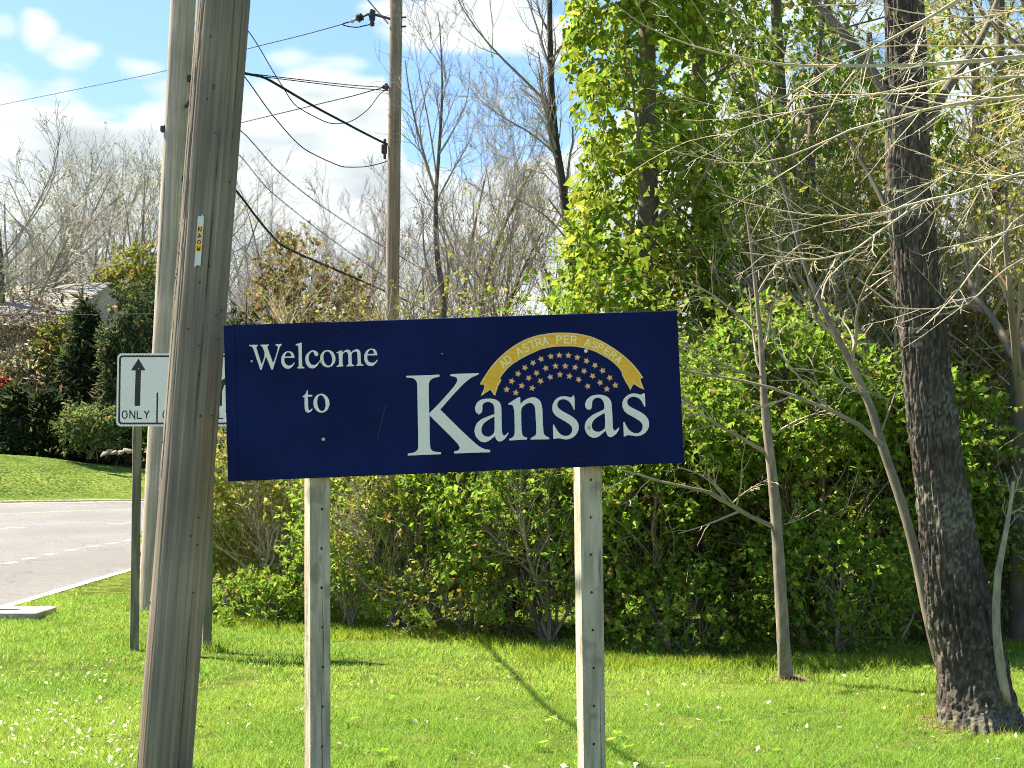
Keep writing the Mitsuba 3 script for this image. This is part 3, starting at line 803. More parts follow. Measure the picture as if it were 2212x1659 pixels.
# tag on the leaning pole
TM = np.eye(4)
c0, c1 = V(434.5, 465, 8.77), V(426.5, 575, 8.77)
tw = unit(c0 - c1)
tu = unit(np.cross(tw, np.array([-.25, -1.0, 0])) * -1)
if tu[0] < 0:
    tu = -tu
tn = np.cross(tu, tw)
mid = p1_at(float((c0 + c1)[2] / 2))
cc = (c0 + c1) / 2
rad = cc - mid; rad[1] = 0
yy = mid[1] - math.sqrt(max(.170 ** 2 - rad[0] ** 2, .001)) - .010
cc[1] = yy
nn = unit(np.array([cc[0] - mid[0], cc[1] - mid[1], 0]))
nn = unit(nn - nn.dot(tw) * tw)
tu = np.cross(tw, nn)
if tu[0] < 0:
    tu = -tu
TM[:3, 0], TM[:3, 1], TM[:3, 2], TM[:3, 3] = tu, tw, np.cross(tu, tw), cc
us = 8.77 / 3000
jag = lambda w, h, n, rg: Polygon([(-w, -h)] + [(x, -h - abs(rg.normal(0, .006))) for x in np.linspace(-w, w, n)] + [(w, h)] + [(x, h + abs(rg.normal(0, .005))) for x in np.linspace(w, -w, n)]).buffer(0)
mat('tag_foil', {'type': 'twosided', 'bsdf': {'type': 'principled', 'base_color': rgb(.62, .66, .70), 'roughness': 0.5}})
put(P1 + '__tag', extrude(jag(6.6 * us, 53 * us, 7, RNG(3)), 0, .004, TM), 'tag_foil', label='narrow worn tag, pale at both ends and yellow in the middle')
for k, ch in enumerate('24C3'):
    cy = (29 - 14.2 * k - 4) * us
    put(P1 + '__tag__plate', extrude(Polygon([(-5.6 * us, cy - 6.6 * us), (5.6 * us, cy - 6.6 * us), (5.6 * us, cy + 6.6 * us), (-5.6 * us, cy + 6.6 * us)]), .004, .002, TM), 'yellow_paint')
    ls = [LineString([((y - .5) * 6.4 * us, cy + (.5 - x) * 8.6 * us) for x, y in st]) for st in STROKES[ch]]
    put(P1 + '__tag__digit', extrude(unary_union([l.buffer(1.0 * us) for l in ls]), .006, .001, TM), 'black_paint')


def polyline_tube(pts, r, sides=6, n=None):
    P = resample(pts, n or max(12, len(pts) * 6))
    return tube_mesh(P[None], np.full((1, len(P)), r), sides)


# ground wire down the left edge of the leaning pole
gw = []
for x, y in ((367, 842), (361, 905), (357, 980), (352, 1060), (347, 1120), (344, 1180)):
    q = V(x, y, 8.87)
    gw.append(q)
put(P1 + '__ground_wire', polyline_tube(gw, .010), 'dark_metal', label='dark wire stapled down the left side')
rg = RNG(19)
for _ in range(26):
    z_ = rg.uniform(.9, 5.4)
    th = rg.uniform(-1.25, 1.25)
    o = np.array([math.sin(th), -math.cos(th), 0])
    c = p1_at(z_) + o * (.170 + .001)
    nl = tube_mesh(np.array([[c - o * .02, c, c + o * .006]]), np.array([[.006, .006, .0055]]), 6)
    put(P1 + '__nail', (np.vstack([nl[0], [c + o * .006]]), np.vstack([nl[1], [[12 + k, 12 + (k + 1) % 6, 18] for k in range(6)]])), 'dark_metal')

# fittings on the far pole
for (x, y) in ((872, 38), (872, 58)):
    a = V(x - 6, y, 27.95); b = V(x + 5, y - 1, 27.9)
    put(P3 + '__pin', tube_mesh(np.array([[a, (a + b) / 2, b]]), np.full((1, 3), .02), 6), 'dark_metal')
for (xa, xb, ya, yb) in ((826, 840, 180, 196), (824, 836, 300, 344)):
    c = V((xa + xb) / 2, (ya + yb) / 2, 27.9)
    w_, h_ = (xb - xa) * 28 / 3000, (yb - ya) * 28 / 3000
    q = (box(w_, .10, h_ * .45, (0, 0, 0), .012) + box(w_ * .5, .07, h_, (w_ * .1, 0, 0), .01)).translate(c.tolist()).to_mesh()
    put(P3 + '__bracket', trimesh.Trimesh(q.vert_properties[:, :3], q.tri_verts), 'dark_metal')
# a small sprout of ivy and bolts on the second pole
for z_, dx in ((7.3, .16), (6.6, -.17), (5.9, .15)):
    c = p2_at(z_) + np.array([dx, -.08, 0])
    q = box(.07, .07, .10, (0, 0, 0), .015).translate(c.tolist()).to_mesh()
    put(P2k + '__bolt_block', trimesh.Trimesh(q.vert_properties[:, :3], q.tri_verts), 'dark_metal')

# insulator string held out from the far pole
INS = thing('line_insulator', 'dark insulator string held out from the far pole near the top of the picture', 'insulator')
IY = 27.6


def iv(x, y):
    return V(x, y, IY)


put(INS + '__arm', polyline_tube([iv(843, 41), iv(826, 36), iv(809, 32), iv(795, 31), iv(785, 35)], .028), 'dark_metal')
put(INS + '__yoke', cat([polyline_tube([iv(806, 22), iv(804, 30), iv(804, 36)], .06, 8), polyline_tube([iv(797, 33), iv(809, 33)], .05, 8, 4)]), 'dark_metal')


def bell(p, q, rs):
    P = np.asarray(p) + (np.asarray(q) - np.asarray(p)) * np.linspace(0, 1, len(rs))[:, None]
    return tube_mesh(P[None], np.array([rs]), 12)


put(INS + '__insulator', bell(iv(785, 34.5), iv(769, 42), [.02, .07, .09, .06, .095, .07, .095, .06, .03]), 'dark_metal')
put(INS + '__insulator', bell(iv(804, 35), iv(804, 57), [.03, .06, .065, .055, .065, .05, .03, .045, .055, .045, .05, .02]), 'dark_metal')
put(INS + '__clamp', bell(iv(769, 42), iv(757, 47), [.02, .03, .035, .05, .02]), 'grey_metal')
put(INS + '__jumper', polyline_tube([iv(757, 47), iv(740, 53), iv(752, 57), iv(770, 59), iv(785, 56), iv(803, 52)], .012), 'cable_material')

# ------------------------------------------------------------------ cables
CAB = 'cables strung between the poles'


def cable(label, pts, r, name='utility_cable', n=None):
    k = thing(name, label, 'cable', CAB)
    put(k, polyline_tube(pts, r, 6, n), 'cable_material', smooth=True)


def span(view, Y0=19.0, Y1=28.0, start=None, x0=None, x1=None):
    xs = [p[0] for p in view]
    x0, x1 = x0 or 390.0, x1 or 836.0
    out = [V(x, y, Y0 + (Y1 - Y0) * (x - x0) / (x1 - x0)) for x, y in view]
    return out


cable('thick dark cable sagging from the leaning pole down to the far pole bracket', span([(392, 125), (460, 140), (532, 159), (580, 172), (679, 230), (752, 269), (826, 307), (838, 312)]), .022)
cable('upper of two thin wires running almost level to the far pole', span([(392, 140), (532, 158), (667, 174), (760, 184), (840, 189)]), .009)
cable('lower of two thin wires running almost level to the far pole', span([(392, 142), (532, 161), (667, 178), (760, 189), (840, 196)]), .009)
cable('wire that dips low between the poles and rises again to the far pole', span([(392, -75), (470, -12), (539, 71), (601, 172), (644, 232), (700, 262), (743, 266), (795, 236), (822, 202), (836, 192)]), .009)
cable('wire hanging in a deep curve below the thick cable', span([(392, 30), (460, 85), (530, 168), (593, 254), (666, 327), (730, 357), (773, 361), (825, 352), (840, 346)]), .010)
cable('wire descending steeply into the bare trees, upper one', span([(392, 180), (522, 284), (601, 370), (674, 430), (720, 462), (800, 515), (900, 575), (1010, 640), (1100, 700)], 19, 30), .009)
cable('wire descending steeply into the bare trees, lower one', span([(392, 215), (517, 335), (575, 404), (636, 456), (720, 520), (820, 590), (920, 655), (990, 705)], 19, 30), .008)
cable('thick cable dropping into the brush above the sign', span([(392, 285), (450, 345), (511, 413), (571, 490), (614, 533), (700, 572), (800, 615), (900, 660), (1000, 710)], 19, 30), .020)
far = [V(-60, 240, 62), V(48, 217, 56), V(200, 186, 49), V(357, 153, 42.5), V(537, 105, 35), V(680, 69, 30), V(757, 47, IY)]
cable('faint long conductor crossing the sky from the left to the insulator', far, .010, n=40)
cable('faint conductor crossing the clouds below the thin wires', [V(385, 298, 41), V(534, 262, 36), V(700, 222, 31), V(795, 198, 28.6), V(840, 186, 28)], .011)
cable('guy wire slanting down to the top of the far pole', [V(700, -130, 31), V(795, 0, 28.8), V(838, 50, 27.9)], .016)
cable('dark cable running level in front of the house', [V(-150, 682, 70), V(0, 680.5, 66), V(140, 679.5, 62), V(285, 679, 58), V(420, 677, 54), V(520, 676, 50)], .022)
cable('thick overhead cable that casts the curved shadow on the lawn', [p2_at(6.9) + [.15, -.14, 0], [-3.6, 15.6, 6.2], [-2.84, 12.75, 5.62], [-2.29, 11.0, 5.5], [-1.7, 9.4, 5.5], [-.6, 6.4, 5.7], [1.2, 0, 6.4], [4.5, -12, 7.8]], .028, n=40)

# ------------------------------------------------------------------ storm drain slab beside the kerb
SD = thing('storm_drain', 'pale concrete drain slab set in the grass beside the kerb', 'drain')
a, b = G(-40, 1323, .05), G(106, 1320, .05)
cx, cy = (a[0] + b[0]) / 2, (a[1] + b[1]) / 2
m = box(b[0] - a[0], .78, .22, (0, 0, 0), .012) - box(b[0] - a[0] - .5, .16, .1, (-.1, -.02, .10), 0)
q = m.translate([cx, cy, -.03]).to_mesh()
put(SD + '__slab', trimesh.Trimesh(q.vert_properties[:, :3], q.tri_verts), 'concrete')
q = box(b[0] - a[0] - .52, .14, .03, (-.1, -.02, .04), 0).translate([cx, cy, -.03]).to_mesh()
put(SD + '__grate', trimesh.Trimesh(q.vert_properties[:, :3], q.tri_verts), 'mulch')

# ------------------------------------------------------------------ the big tree and its neighbours
exec_rng = RNG(77)
GREY = (.115, .105, .088)
PALE = (.36, .34, .27)


def view_path(pts, Y, Y1=None):
    Y1 = Y if Y1 is None else Y1
    n = len(pts) - 1
    return [V(x, y, Y + (Y1 - Y) * k / n) for k, (x, y) in enumerate(pts)]


BT = thing('large_tree', 'large dark ridged trunk leaning left at the right side of the lawn', 'tree')
bt = [G(2120, 1575)] + view_path([(2108, 1500), (2070, 1300), (2040, 1100), (2013, 900), (1993, 700), (1962, 400), (1953, 0)], 10.7, 10.9)
top = bt[-1]
bt += [top + np.array([.05, .1, 1.6]), top + np.array([-.1, .3, 3.6]), top + np.array([.1, .4, 6.0])]
bt[0][2] = -0.15
s_ = np.r_[0, np.cumsum(np.linalg.norm(np.diff(np.array(bt), axis=0), axis=1))]
zr = [.275, .255, .218, .182, .172, .168, .160, .140, .12, .09, .04]
rad_ = np.interp(np.linspace(0, s_[-1], 60), s_, zr)
v, f = trunk_mesh(bt, rad_, 110, 430, .10, 7.0, 2.6, 4, flare=.36, ridges=19, bias=1.5, flakes=.09)
c = bark_tint(v, (.052, .046, .040), 3, 70, 14, 1.4)
lich = np.clip((meshkit.fbm(v * 48.0, 4, 31) * .6 + meshkit.fbm(v * 3.0, 3, 33) * .4 - .54) * 9, 0, 1)[:, None]
c = c * (1 - lich * .75) + np.array([.21, .22, .17]) * lich * .75
put(BT + '__trunk', (v, f), 'bark_material', smooth=True, color=c)
Pt = resample(bt, 60)[None]
Rt = rad_[None]
rng = RNG(101)
l1, r1 = kids(rng, Pt, Rt, 15, .52, .99, (35, 70), (.28, .5), .42, .12, .15, 8)
l2, r2 = kids(rng, l1, r1, 7, .2, 1, (25, 60), (.4, .7), .6, .14, .06, 5)
l3, r3 = kids(rng, l2, r2, 5, .2, 1, (25, 60), (.4, .7), .6, .16, .03, 4, .003)
for k in range(len(l1)):
    v, f = tube_mesh(l1[k:k + 1], r1[k:k + 1], 8)
    put(BT + '__limb', (v, f), 'bark_material', smooth=True, color=bark_tint(v, GREY, 5))
tv = cat([tube_mesh(l2, r2, 5), tube_mesh(l3, r3, 3)])
put(BT + '__twigs', tv, 'bark_material', color=bark_tint(tv[0], (.16, .145, .115), 6), kind='stuff')
# traced dead limbs on the big tree
for pts, r0 in (([(1945, 560), (1925, 480), (1890, 400), (1850, 330), (1800, 250)], .03), ([(2000, 760), (1960, 690), (1900, 640), (1850, 600)], .02), ([(1960, 300), (1900, 180), (1830, 80), (1760, 0), (1700, -80)], .055), ([(1975, 330), (2040, 200), (2120, 80), (2160, -20)], .05)):
    P = resample(view_path(pts, 10.8, 11.2), 14)
    R = np.linspace(r0, r0 * .35, 14)
    v, f = tube_mesh(P[None], R[None], 8)
    put(BT + '__limb', (v, f), 'bark_material', smooth=True, color=bark_tint(v, GREY, 5))


def stem_tree(name, label, category, path, radii, twig_base=PALE, bark=(.20, .18, .145), levels=((10, .35, 1.0, (30, 60), (.25, .45)), (6, .2, 1, (25, 60), (.4, .7)), (4, .2, 1, (25, 55), (.4, .7))), seed=0, traced=(), sides=20, n=120, group=None, leafy=None, up=.12, rf=.5, rough=.06, flare=.25, rmin=.0028, trunk_n=None):
    rg = RNG(seed)
    key = thing(name, label, category, group)
    v, f = trunk_mesh(path, radii, sides, n, rough, 8, 5, seed, flare=flare)
    put(key + '__trunk', (v, f), 'bark_material', smooth=True, color=bark_tint(v, bark, seed, 34, 9, .6))
    P = resample(path, 30)[None]
    R = np.interp(np.linspace(0, 1, 30), np.linspace(0, 1, len(radii)), radii)[None]
    K, t0, t1, an, ln = levels[0]
    l1, r1 = kids(rg, P, R, K, t0, t1, an, ln, rf, .13, up, 8, rmin)
    limbs = [(l1[k], r1[k]) for k in range(len(l1))]
    for pts, r0 in traced:
        q = resample(pts, 8)
        limbs.append((q, np.linspace(r0, max(r0 * .3, rmin), 8)))
    for q, r in limbs:
        v, f = tube_mesh(q[None], r[None], 6)
        put(key + '__limb', (v, f), 'bark_material', smooth=True, color=bark_tint(v, np.asarray(bark) * .5 + np.atleast_2d(twig_base).mean(0) * .5, seed + 1))
    P = np.array([q for q, r in limbs]); R = np.array([r for q, r in limbs])
    parts, last = [], P
    for K, t0, t1, an, ln in levels[1:]:
        P, R = kids(rg, P, R, K, t0, t1, an, ln, .6, .17, up * .4, 4, rmin)
        v, f = tube_mesh(P, R, 3)
        parts.append((v, f, twig_tint(rg, v, f, twig_base, 12)))
        last = P
    tv = cat(parts)
    put(key + '__twigs', tv[:2], 'bark_material', color=tv[2], kind='stuff')
    if leafy:
        size, per, cols = leafy
        lv_ = leaf_on(rg, last, per, size, cols)
        put(key + '__foliage', lv_[:2], 'leaf_material', color=lv_[2], kind='stuff')
    return key


# sapling on the lawn
sp = [G(1697, 1472)] + view_path([(1692, 1380), (1684, 1240), (1675, 1100), (1664, 990), (1652, 880), (1645, 760), (1632, 620), (1618, 500), (1600, 380)], 12.72, 12.9)
sp[0][2] = -.1


def vp(pts, Y, Y1=None):
    return view_path(pts, Y, Y1)


stem_tree('sapling', 'slim bare young tree standing alone on the lawn over a small mound', 'tree', sp, [.064, .058, .053, .048, .040, .028, .019, .012, .006], bark=(.21, .19, .155), seed=8, sides=24, n=160,
          levels=((6, .42, 1.0, (35, 65), (.14, .3)), (6, .2, 1, (25, 60), (.25, .5)), (3, .2, 1, (25, 55), (.35, .6))), flare=.35,
          traced=((vp([(1668, 1137), (1610, 1110), (1570, 1085), (1530, 1062), (1450, 1046), (1380, 1025), (1325, 1010)], 12.75, 12.2), .024), (vp([(1570, 1085), (1545, 1050), (1520, 1030), (1470, 1010)], 12.6, 12.4), .012),
                  (vp([(1580, 1090), (1615, 1060), (1660, 1035)], 12.6, 12.4), .010), (vp([(1650, 975), (1600, 945), (1550, 918), (1500, 882), (1475, 858)], 12.8, 12.2), .02),
                  (vp([(1672, 940), (1720, 910), (1790, 885)], 12.8, 12.3), .014), (vp([(1645, 815), (1590, 800), (1530, 770), (1470, 740)], 12.8, 12.2), .016), (vp([(1683, 1135), (1720, 1125), (1760, 1105)], 12.8, 12.5), .006),
                  (vp([(1640, 720), (1570, 660), (1510, 620), (1450, 600)], 12.8, 12.0), .014), (vp([(1635, 640), (1690, 560), (1750, 520)], 12.9, 12.6), .012)))
# mound of bare soil and mulch at its foot
mr = RNG(9)
mx, my = np.meshgrid(np.linspace(-1, 1, 41), np.linspace(-1, 1, 41))
mz = np.clip(1 - mx ** 2 - my ** 2, 0, 1) ** 1.2 * .085 + .03 * (meshkit.fbm(np.stack([mx * 5, my * 5, mx * 0], -1), 4, 3) - .5) - .02
g0 = G(1712, 1474)
i, j = np.meshgrid(np.arange(40), np.arange(40), indexing='ij')
mq = np.stack([i * 41 + j, i * 41 + j + 1, (i + 1) * 41 + j + 1, (i + 1) * 41 + j], -1).reshape(-1, 4)
mk = thing('soil_mound', 'low mound of bare brown soil at the foot of the young tree', 'mound')
put(mk, (np.stack([mx * .30 + g0[0], my * .34 + g0[1], mz + lawn_height(mx * .3 + g0[0], my * .34 + g0[1])], -1).reshape(-1, 3), np.vstack([mq[:, [0, 1, 2]], mq[:, [0, 2, 3]]])), 'mulch', smooth=True)

mk = thing('soil_mound', 'patch of bare soil and bark litter round the foot of the large trunk', 'mound')
g1 = G(2120, 1568)
put(mk, (np.stack([mx * .62 + g1[0], my * .50 + g1[1], mz * .6 + lawn_height(mx * .62 + g1[0], my * .5 + g1[1])], -1).reshape(-1, 3), np.vstack([mq[:, [0, 1, 2]], mq[:, [0, 2, 3]]])), 'mulch', smooth=True)
# slender leaning stem left of the large trunk, and a pale one right of it
sl = [G(2050, 1500)] + view_path([(2030, 1430), (2000, 1310), (1978, 1200), (1945, 1080), (1908, 970), (1880, 880), (1835, 780), (1775, 660), (1735, 560), (1700, 430), (1650, 280), (1620, 120)], 11.3, 11.9)
stem_tree('slender_tree', 'slender curved grey stem leaning left from the foot of the large trunk', 'tree', sl, [.048, .044, .042, .040, .038, .036, .030, .024, .018, .013, .009, .005], bark=(.19, .175, .14), seed=12,
          levels=((7, .45, 1, (30, 60), (.12, .26)), (5, .2, 1, (25, 60), (.25, .5)), (3, .2, 1, (25, 55), (.35, .6))),
          traced=((vp([(1905, 962), (1850, 915), (1800, 888), (1720, 858), (1640, 830), (1560, 815), (1470, 800)], 11.4, 11.2), .024), (vp([(1790, 885), (1740, 830), (1690, 770), (1650, 700)], 11.4, 11.3), .012),
                  (vp([(1905, 930), (1930, 860), (1950, 800)], 11.5, 11.6), .010), (vp([(1870, 860), (1830, 830), (1760, 800), (1700, 795)], 11.6, 11.2), .01), (vp([(1945, 890), (1900, 850), (1860, 800), (1830, 740)], 11.5, 11.3), .008)))
s2 = [G(2178, 1560)] + view_path([(2168, 1480), (2152, 1340), (2155, 1250), (2165, 1190), (2178, 1120), (2190, 1040)], 10.45, 10.5)
stem_tree('thin_stem', 'short pale stem rising against the right edge of the large trunk', 'tree', s2, [.040, .036, .033, .028, .02, .01], bark=(.27, .255, .20), seed=14, levels=((4, .6, 1, (25, 55), (.12, .25)), (2, .2, 1, (25, 60), (.4, .7)), (2, .2, 1, (25, 60), (.4, .7))), flare=.1)

# bare limbs that reach in from a tree beyond the right edge of the picture
OT = thing('overhanging_tree', 'bare tree beyond the right edge whose pale limbs cross the large trunk', 'tree')
ob = [np.array([5.6, 9.6, -.2]), np.array([5.55, 9.55, 2.0]), np.array([5.5, 9.6, 4.5]), np.array([5.3, 9.7, 7.0]), np.array([5.4, 9.8, 9.5])]
v, f = trunk_mesh(ob, [.24, .2, .17, .12, .04], 32, 80, .07, 8, 3, 9, flare=.2)
put(OT + '__trunk', (v, f), 'bark_material', smooth=True, color=bark_tint(v, (.12, .11, .09), 9))
LIMB = [([(2212, 122), (2100, 132), (1990, 140), (1850, 142), (1700, 140), (1560, 116), (1400, 60), (1330, 10)], .034, 3.0),
        ([(2212, 208), (2059, 225), (1910, 261), (1844, 278), (1755, 318), (1646, 351), (1540, 352)], .024, 2.7),
        ([(2212, 374), (2142, 394), (2076, 417), (1993, 434), (1904, 460), (1795, 467), (1646, 447), (1560, 420)], .022, 2.3),
        ([(2212, 165), (2043, 169), (1944, 192), (1811, 222), (1712, 241), (1620, 272), (1540, 300)], .018, 2.8),
        ([(2076, -5), (1993, 46), (1877, 109), (1795, 149), (1712, 199), (1620, 240)], .018, 3.2),
        ([(2212, 98), (2090, 100), (1960, 98), (1850, 110), (1790, 130)], .015, 3.0),
        ([(2212, 22), (2100, 38), (1990, 30), (1900, 10), (1860, -10)], .016, 3.3),
        ([(2212, 560), (2150, 600), (2080, 660), (1990, 668), (1900, 660)], .016, 1.9),
        ([(2212, 465), (2160, 520), (2120, 560), (2060, 640), (1980, 720)], .018, 2.0),
        ([(1993, 434), (1900, 500), (1830, 545), (1730, 560), (1600, 545)], .012, 2.2),
        ([(2212, 300), (2130, 340), (2040, 380), (1960, 440), (1880, 470)], .014, 2.4)]
lp, lr = [], []
for pts, r0, zz in LIMB:
    path = view_path(pts, 9.55, 9.0 + .5 * math.sin(r0 * 900))
    if pts[0][0] > 2200:
        a = path[0]
        path = [np.array([5.5, 9.6, a[2] + .15]), (np.array([5.5, 9.6, a[2]]) + a) / 2 + [0, 0, .08]] + path
    q = resample(path, 26)
    r = np.linspace(r0 * .8, .003, 26)
    v, f = tube_mesh(q[None], r[None], 7)
    put(OT + '__limb', (v, f), 'bark_material', smooth=True, color=bark_tint(v, (.44, .41, .31), 4, 40, 40, .35))
    lp.append(q); lr.append(r)
rng = RNG(55)
P, R = kids(rng, np.array(lp), np.array(lr), 15, .12, .99, (20, 50), (.12, .32), .5, .08, .02, 7, .0026)
Q, S = kids(rng, P, R, 4, .15, 1, (25, 55), (.2, .5), .7, .12, .03, 4, .0020)
W, X = kids(rng, Q, S, 1, .2, 1, (25, 55), (.3, .6), .8, .14, 0, 3, .0019)
parts = [tube_mesh(P, R, 4), tube_mesh(Q, S, 3), tube_mesh(W, X, 3)]
cs = [np.repeat(tint(rng, (.46, .435, .33), len(P), .15, .04), 28, 0), np.repeat(tint(rng, (.46, .435, .33), len(Q), .15, .04), 12, 0), np.repeat(tint(rng, (.44, .415, .31), len(W), .15, .05), 9, 0)]
tv = cat([(a, b, c) for (a, b), c in zip(parts, cs)])
put(OT + '__twigs', tv[:2], 'bark_material', color=tv[2], kind='stuff')

# ------------------------------------------------------------------ thicket
LIME = np.array([(.215, .33, .045), (.17, .285, .04), (.265, .36, .06), (.14, .235, .04)])
MID = LIME
OLIVE = np.array([(.25, .30, .055), (.20, .26, .05), (.29, .28, .08)])
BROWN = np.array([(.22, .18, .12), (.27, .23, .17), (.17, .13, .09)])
GREYT = np.array([(.26, .24, .20), (.32, .30, .25), (.20, .17, .14)])


def shrub(label, x, Y, w, h, d, cols, count, size=.05, per=9, twigs=GREYT, twig_count=140, seed=0, length=.34, shape='plain', lift=0.0, name='shrub', category='shrub', group='shrubs massed along the back of the lawn', stems=7, z0=0.0, X=None, up=.35, lump=.4, low=-.75, twig_r=.0045, out=1.0, gap=0.0):
    rg = RNG(seed)
    X = (x - 1106) / 3000.0 * Y if X is None else X
    key = thing(name, label, category, group)
    # stems fan out from the foot
    foot = np.array([X, Y, z0 - .1])
    tips = np.array([X, Y, z0 + lift + h * .62]) + rg.normal(size=(stems, 3)) * np.array([w * .42, d * .42, h * .14])
    P = np.stack([foot + rg.normal(size=(stems, 3)) * [w * .1, d * .1, 0]] + [foot * (1 - t) + tips * t + rg.normal(size=(stems, 3)) * .08 * w * t * (1 - t) * 4 - np.array([0, 0, 1]) * 0 for t in (.25, .5, .75)] + [tips], 1)
    R = np.linspace(.028, .009, 5)[None] * rg.uniform(.7, 1.3, (stems, 1)) * (h / 2.5) ** .5
    v, f = tube_mesh(P, R, 5)
    sv = [(v, f, twig_tint(rg, v, f, twigs * .8, 25))]
    q, r = kids(rg, P, R, max(3, twig_count // stems), .2, 1, (25, 65), (.25, .6), .5, .16, .12, 5, twig_r)
    v, f = tube_mesh(q, r, 3)
    sv.append((v, f, twig_tint(rg, v, f, twigs, 15)))
    q2, r2 = kids(rg, q, r, 2, .2, 1, (25, 60), (.4, .8), .7, .16, .05, 4, twig_r * .7)
    v, f = tube_mesh(q2, r2, 3)
    sv.append((v, f, twig_tint(rg, v, f, twigs, 12)))
    tv = cat(sv)
    put(key + '__stems', tv[:2], 'bark_material', color=tv[2], kind='stuff')
    if count:
        sp_ = sprays(rg, (X, Y, z0 + lift + h * .5), (w, d, h * .5), count, length, 3, (.45, 1.05), low, out, up, lump, seed, gap)
        sp_ = sp_[sp_[:, 0, 2] > z0 + .03]
        lf = [leaf_on(rg, sp_, per, size, cols, shape)]
        if cols is not None and len(q2):
            lf.append(leaf_on(rg, q2, 2, size * .8, cols, shape))
        lf = cat(lf)
        put(key + '__foliage', lf[:2], 'leaf_material', color=lf[2], kind='stuff')
    return key


# left of the sign post: sunlit mixed brush
shrub('sunlit honeysuckle bush right beside the second post of the lane sign', 500, 19.6, 1.0, 2.3, 1.0, OLIVE * 1.15, 1300, .055, seed=201, twigs=GREYT * 1.4)
shrub('pale twiggy bush seen between the lane sign and the left sign post', 590, 19.0, 1.0, 2.6, .9, OLIVE * 1.15, 900, .055, seed=202, twig_count=320, twigs=GREYT * 1.5)
shrub('tall bramble tangle behind the left end of the blue sign', 560, 21.0, 1.5, 3.6, 1.2, OLIVE * 1.1, 1000, .055, seed=203, twig_count=420, twigs=GREYT * 1.5)
shrub('low bright weeds growing at the foot of the brush beside the left post', 585, 17.6, .75, .55, .5, LIME, 330, .06, seed=204, twig_count=40, stems=5, length=.25)
shrub('shady bush just right of the left sign post', 765, 17.5, .75, 1.9, .8, MID * 1.2, 800, .055, seed=205, twig_count=220, twigs=GREYT * 1.3)
shrub('tangled bush with grey crossing branches under the middle of the sign', 860, 17.2, .9, 2.6, .8, OLIVE * 1.1, 700, .055, seed=206, twig_count=420, twigs=GREYT * 1.5)
shrub('brown twiggy bush leaning right under the word Kansas', 945, 17.6, 1.0, 3.2, .9, MID * 1.2, 800, .055, seed=207, twig_count=380, twigs=GREYT * 1.4)
shrub('bright large-leaved bush in full sun under the golden banner', 1085, 16.5, 1.05, 3.1, 1.0, LIME, 1000, .075, per=8, seed=208, twig_count=200)
shrub('leafy bush half in shade just left of the right sign post', 1190, 15.9, .95, 2.7, .95, MID, 900, .06, seed=209, twig_count=200)
shrub('low scrub at the foot of the bushes left of the right post', 1020, 16.2, .8, .8, .5, OLIVE, 260, .05, seed=210, twig_count=120, stems=6)
# dark, shaded undergrowth right of the right post
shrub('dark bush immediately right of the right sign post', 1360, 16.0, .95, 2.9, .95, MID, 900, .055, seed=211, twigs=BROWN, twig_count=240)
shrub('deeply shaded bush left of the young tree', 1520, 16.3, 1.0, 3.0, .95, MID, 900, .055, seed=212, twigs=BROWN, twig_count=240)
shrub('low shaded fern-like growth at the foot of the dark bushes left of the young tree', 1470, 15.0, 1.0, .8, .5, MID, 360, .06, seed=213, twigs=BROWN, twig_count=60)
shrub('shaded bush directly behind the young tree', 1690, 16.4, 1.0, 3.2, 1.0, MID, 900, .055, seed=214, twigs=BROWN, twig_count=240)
shrub('rounded green bush low between the young tree and the slender stem', 1800, 15.0, .8, 1.5, .7, MID, 620, .06, seed=215, twig_count=60)
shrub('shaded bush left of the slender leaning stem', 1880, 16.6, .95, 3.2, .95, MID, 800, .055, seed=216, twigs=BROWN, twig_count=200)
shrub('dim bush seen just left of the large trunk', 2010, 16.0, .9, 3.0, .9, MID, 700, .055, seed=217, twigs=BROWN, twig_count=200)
shrub('sunlit bush in the gap right of the large trunk', 2160, 16.4, 1.0, 2.9, .9, OLIVE, 700, .055, seed=218, twig_count=240)
shrub('bush at the right border of the picture behind the thin stem', 2290, 15.8, 1.0, 2.6, 1.0, MID, 600, .055, seed=219, twig_count=160)
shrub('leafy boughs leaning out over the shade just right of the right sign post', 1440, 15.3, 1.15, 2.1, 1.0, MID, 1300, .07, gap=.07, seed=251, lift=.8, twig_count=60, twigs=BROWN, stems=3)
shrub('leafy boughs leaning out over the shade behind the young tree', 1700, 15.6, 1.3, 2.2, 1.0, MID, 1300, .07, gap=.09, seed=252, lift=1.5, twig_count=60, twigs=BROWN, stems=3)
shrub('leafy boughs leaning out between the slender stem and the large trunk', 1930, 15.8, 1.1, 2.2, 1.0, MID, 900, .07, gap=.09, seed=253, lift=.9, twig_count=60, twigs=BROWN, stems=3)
# brush that shows over the sign
shrub('sprawling heap of dead vines above the middle of the sign', 770, 22.5, 2.1, 5.2, 1.4, OLIVE, 420, .05, seed=221, twig_count=850, twigs=np.array([(.44, .38, .24), (.36, .30, .20), (.50, .45, .32)]), stems=9, up=.0)
shrub('purple-grey brush over the sign just left of the golden banner', 950, 22.0, 1.6, 5.0, 1.3, OLIVE, 320, .05, seed=222, twig_count=700, twigs=GREYT, stems=9)
shrub('low lime-green growth showing over the sign above the banner', 1180, 20.5, 1.6, 4.5, 1.1, LIME, 1000, .055, seed=223, twig_count=200)
shrub('mixed green brush over the top right corner of the sign', 1310, 17.0, 1.35, 4.0, 1.1, MID, 1500, .07, seed=224, twig_count=200)
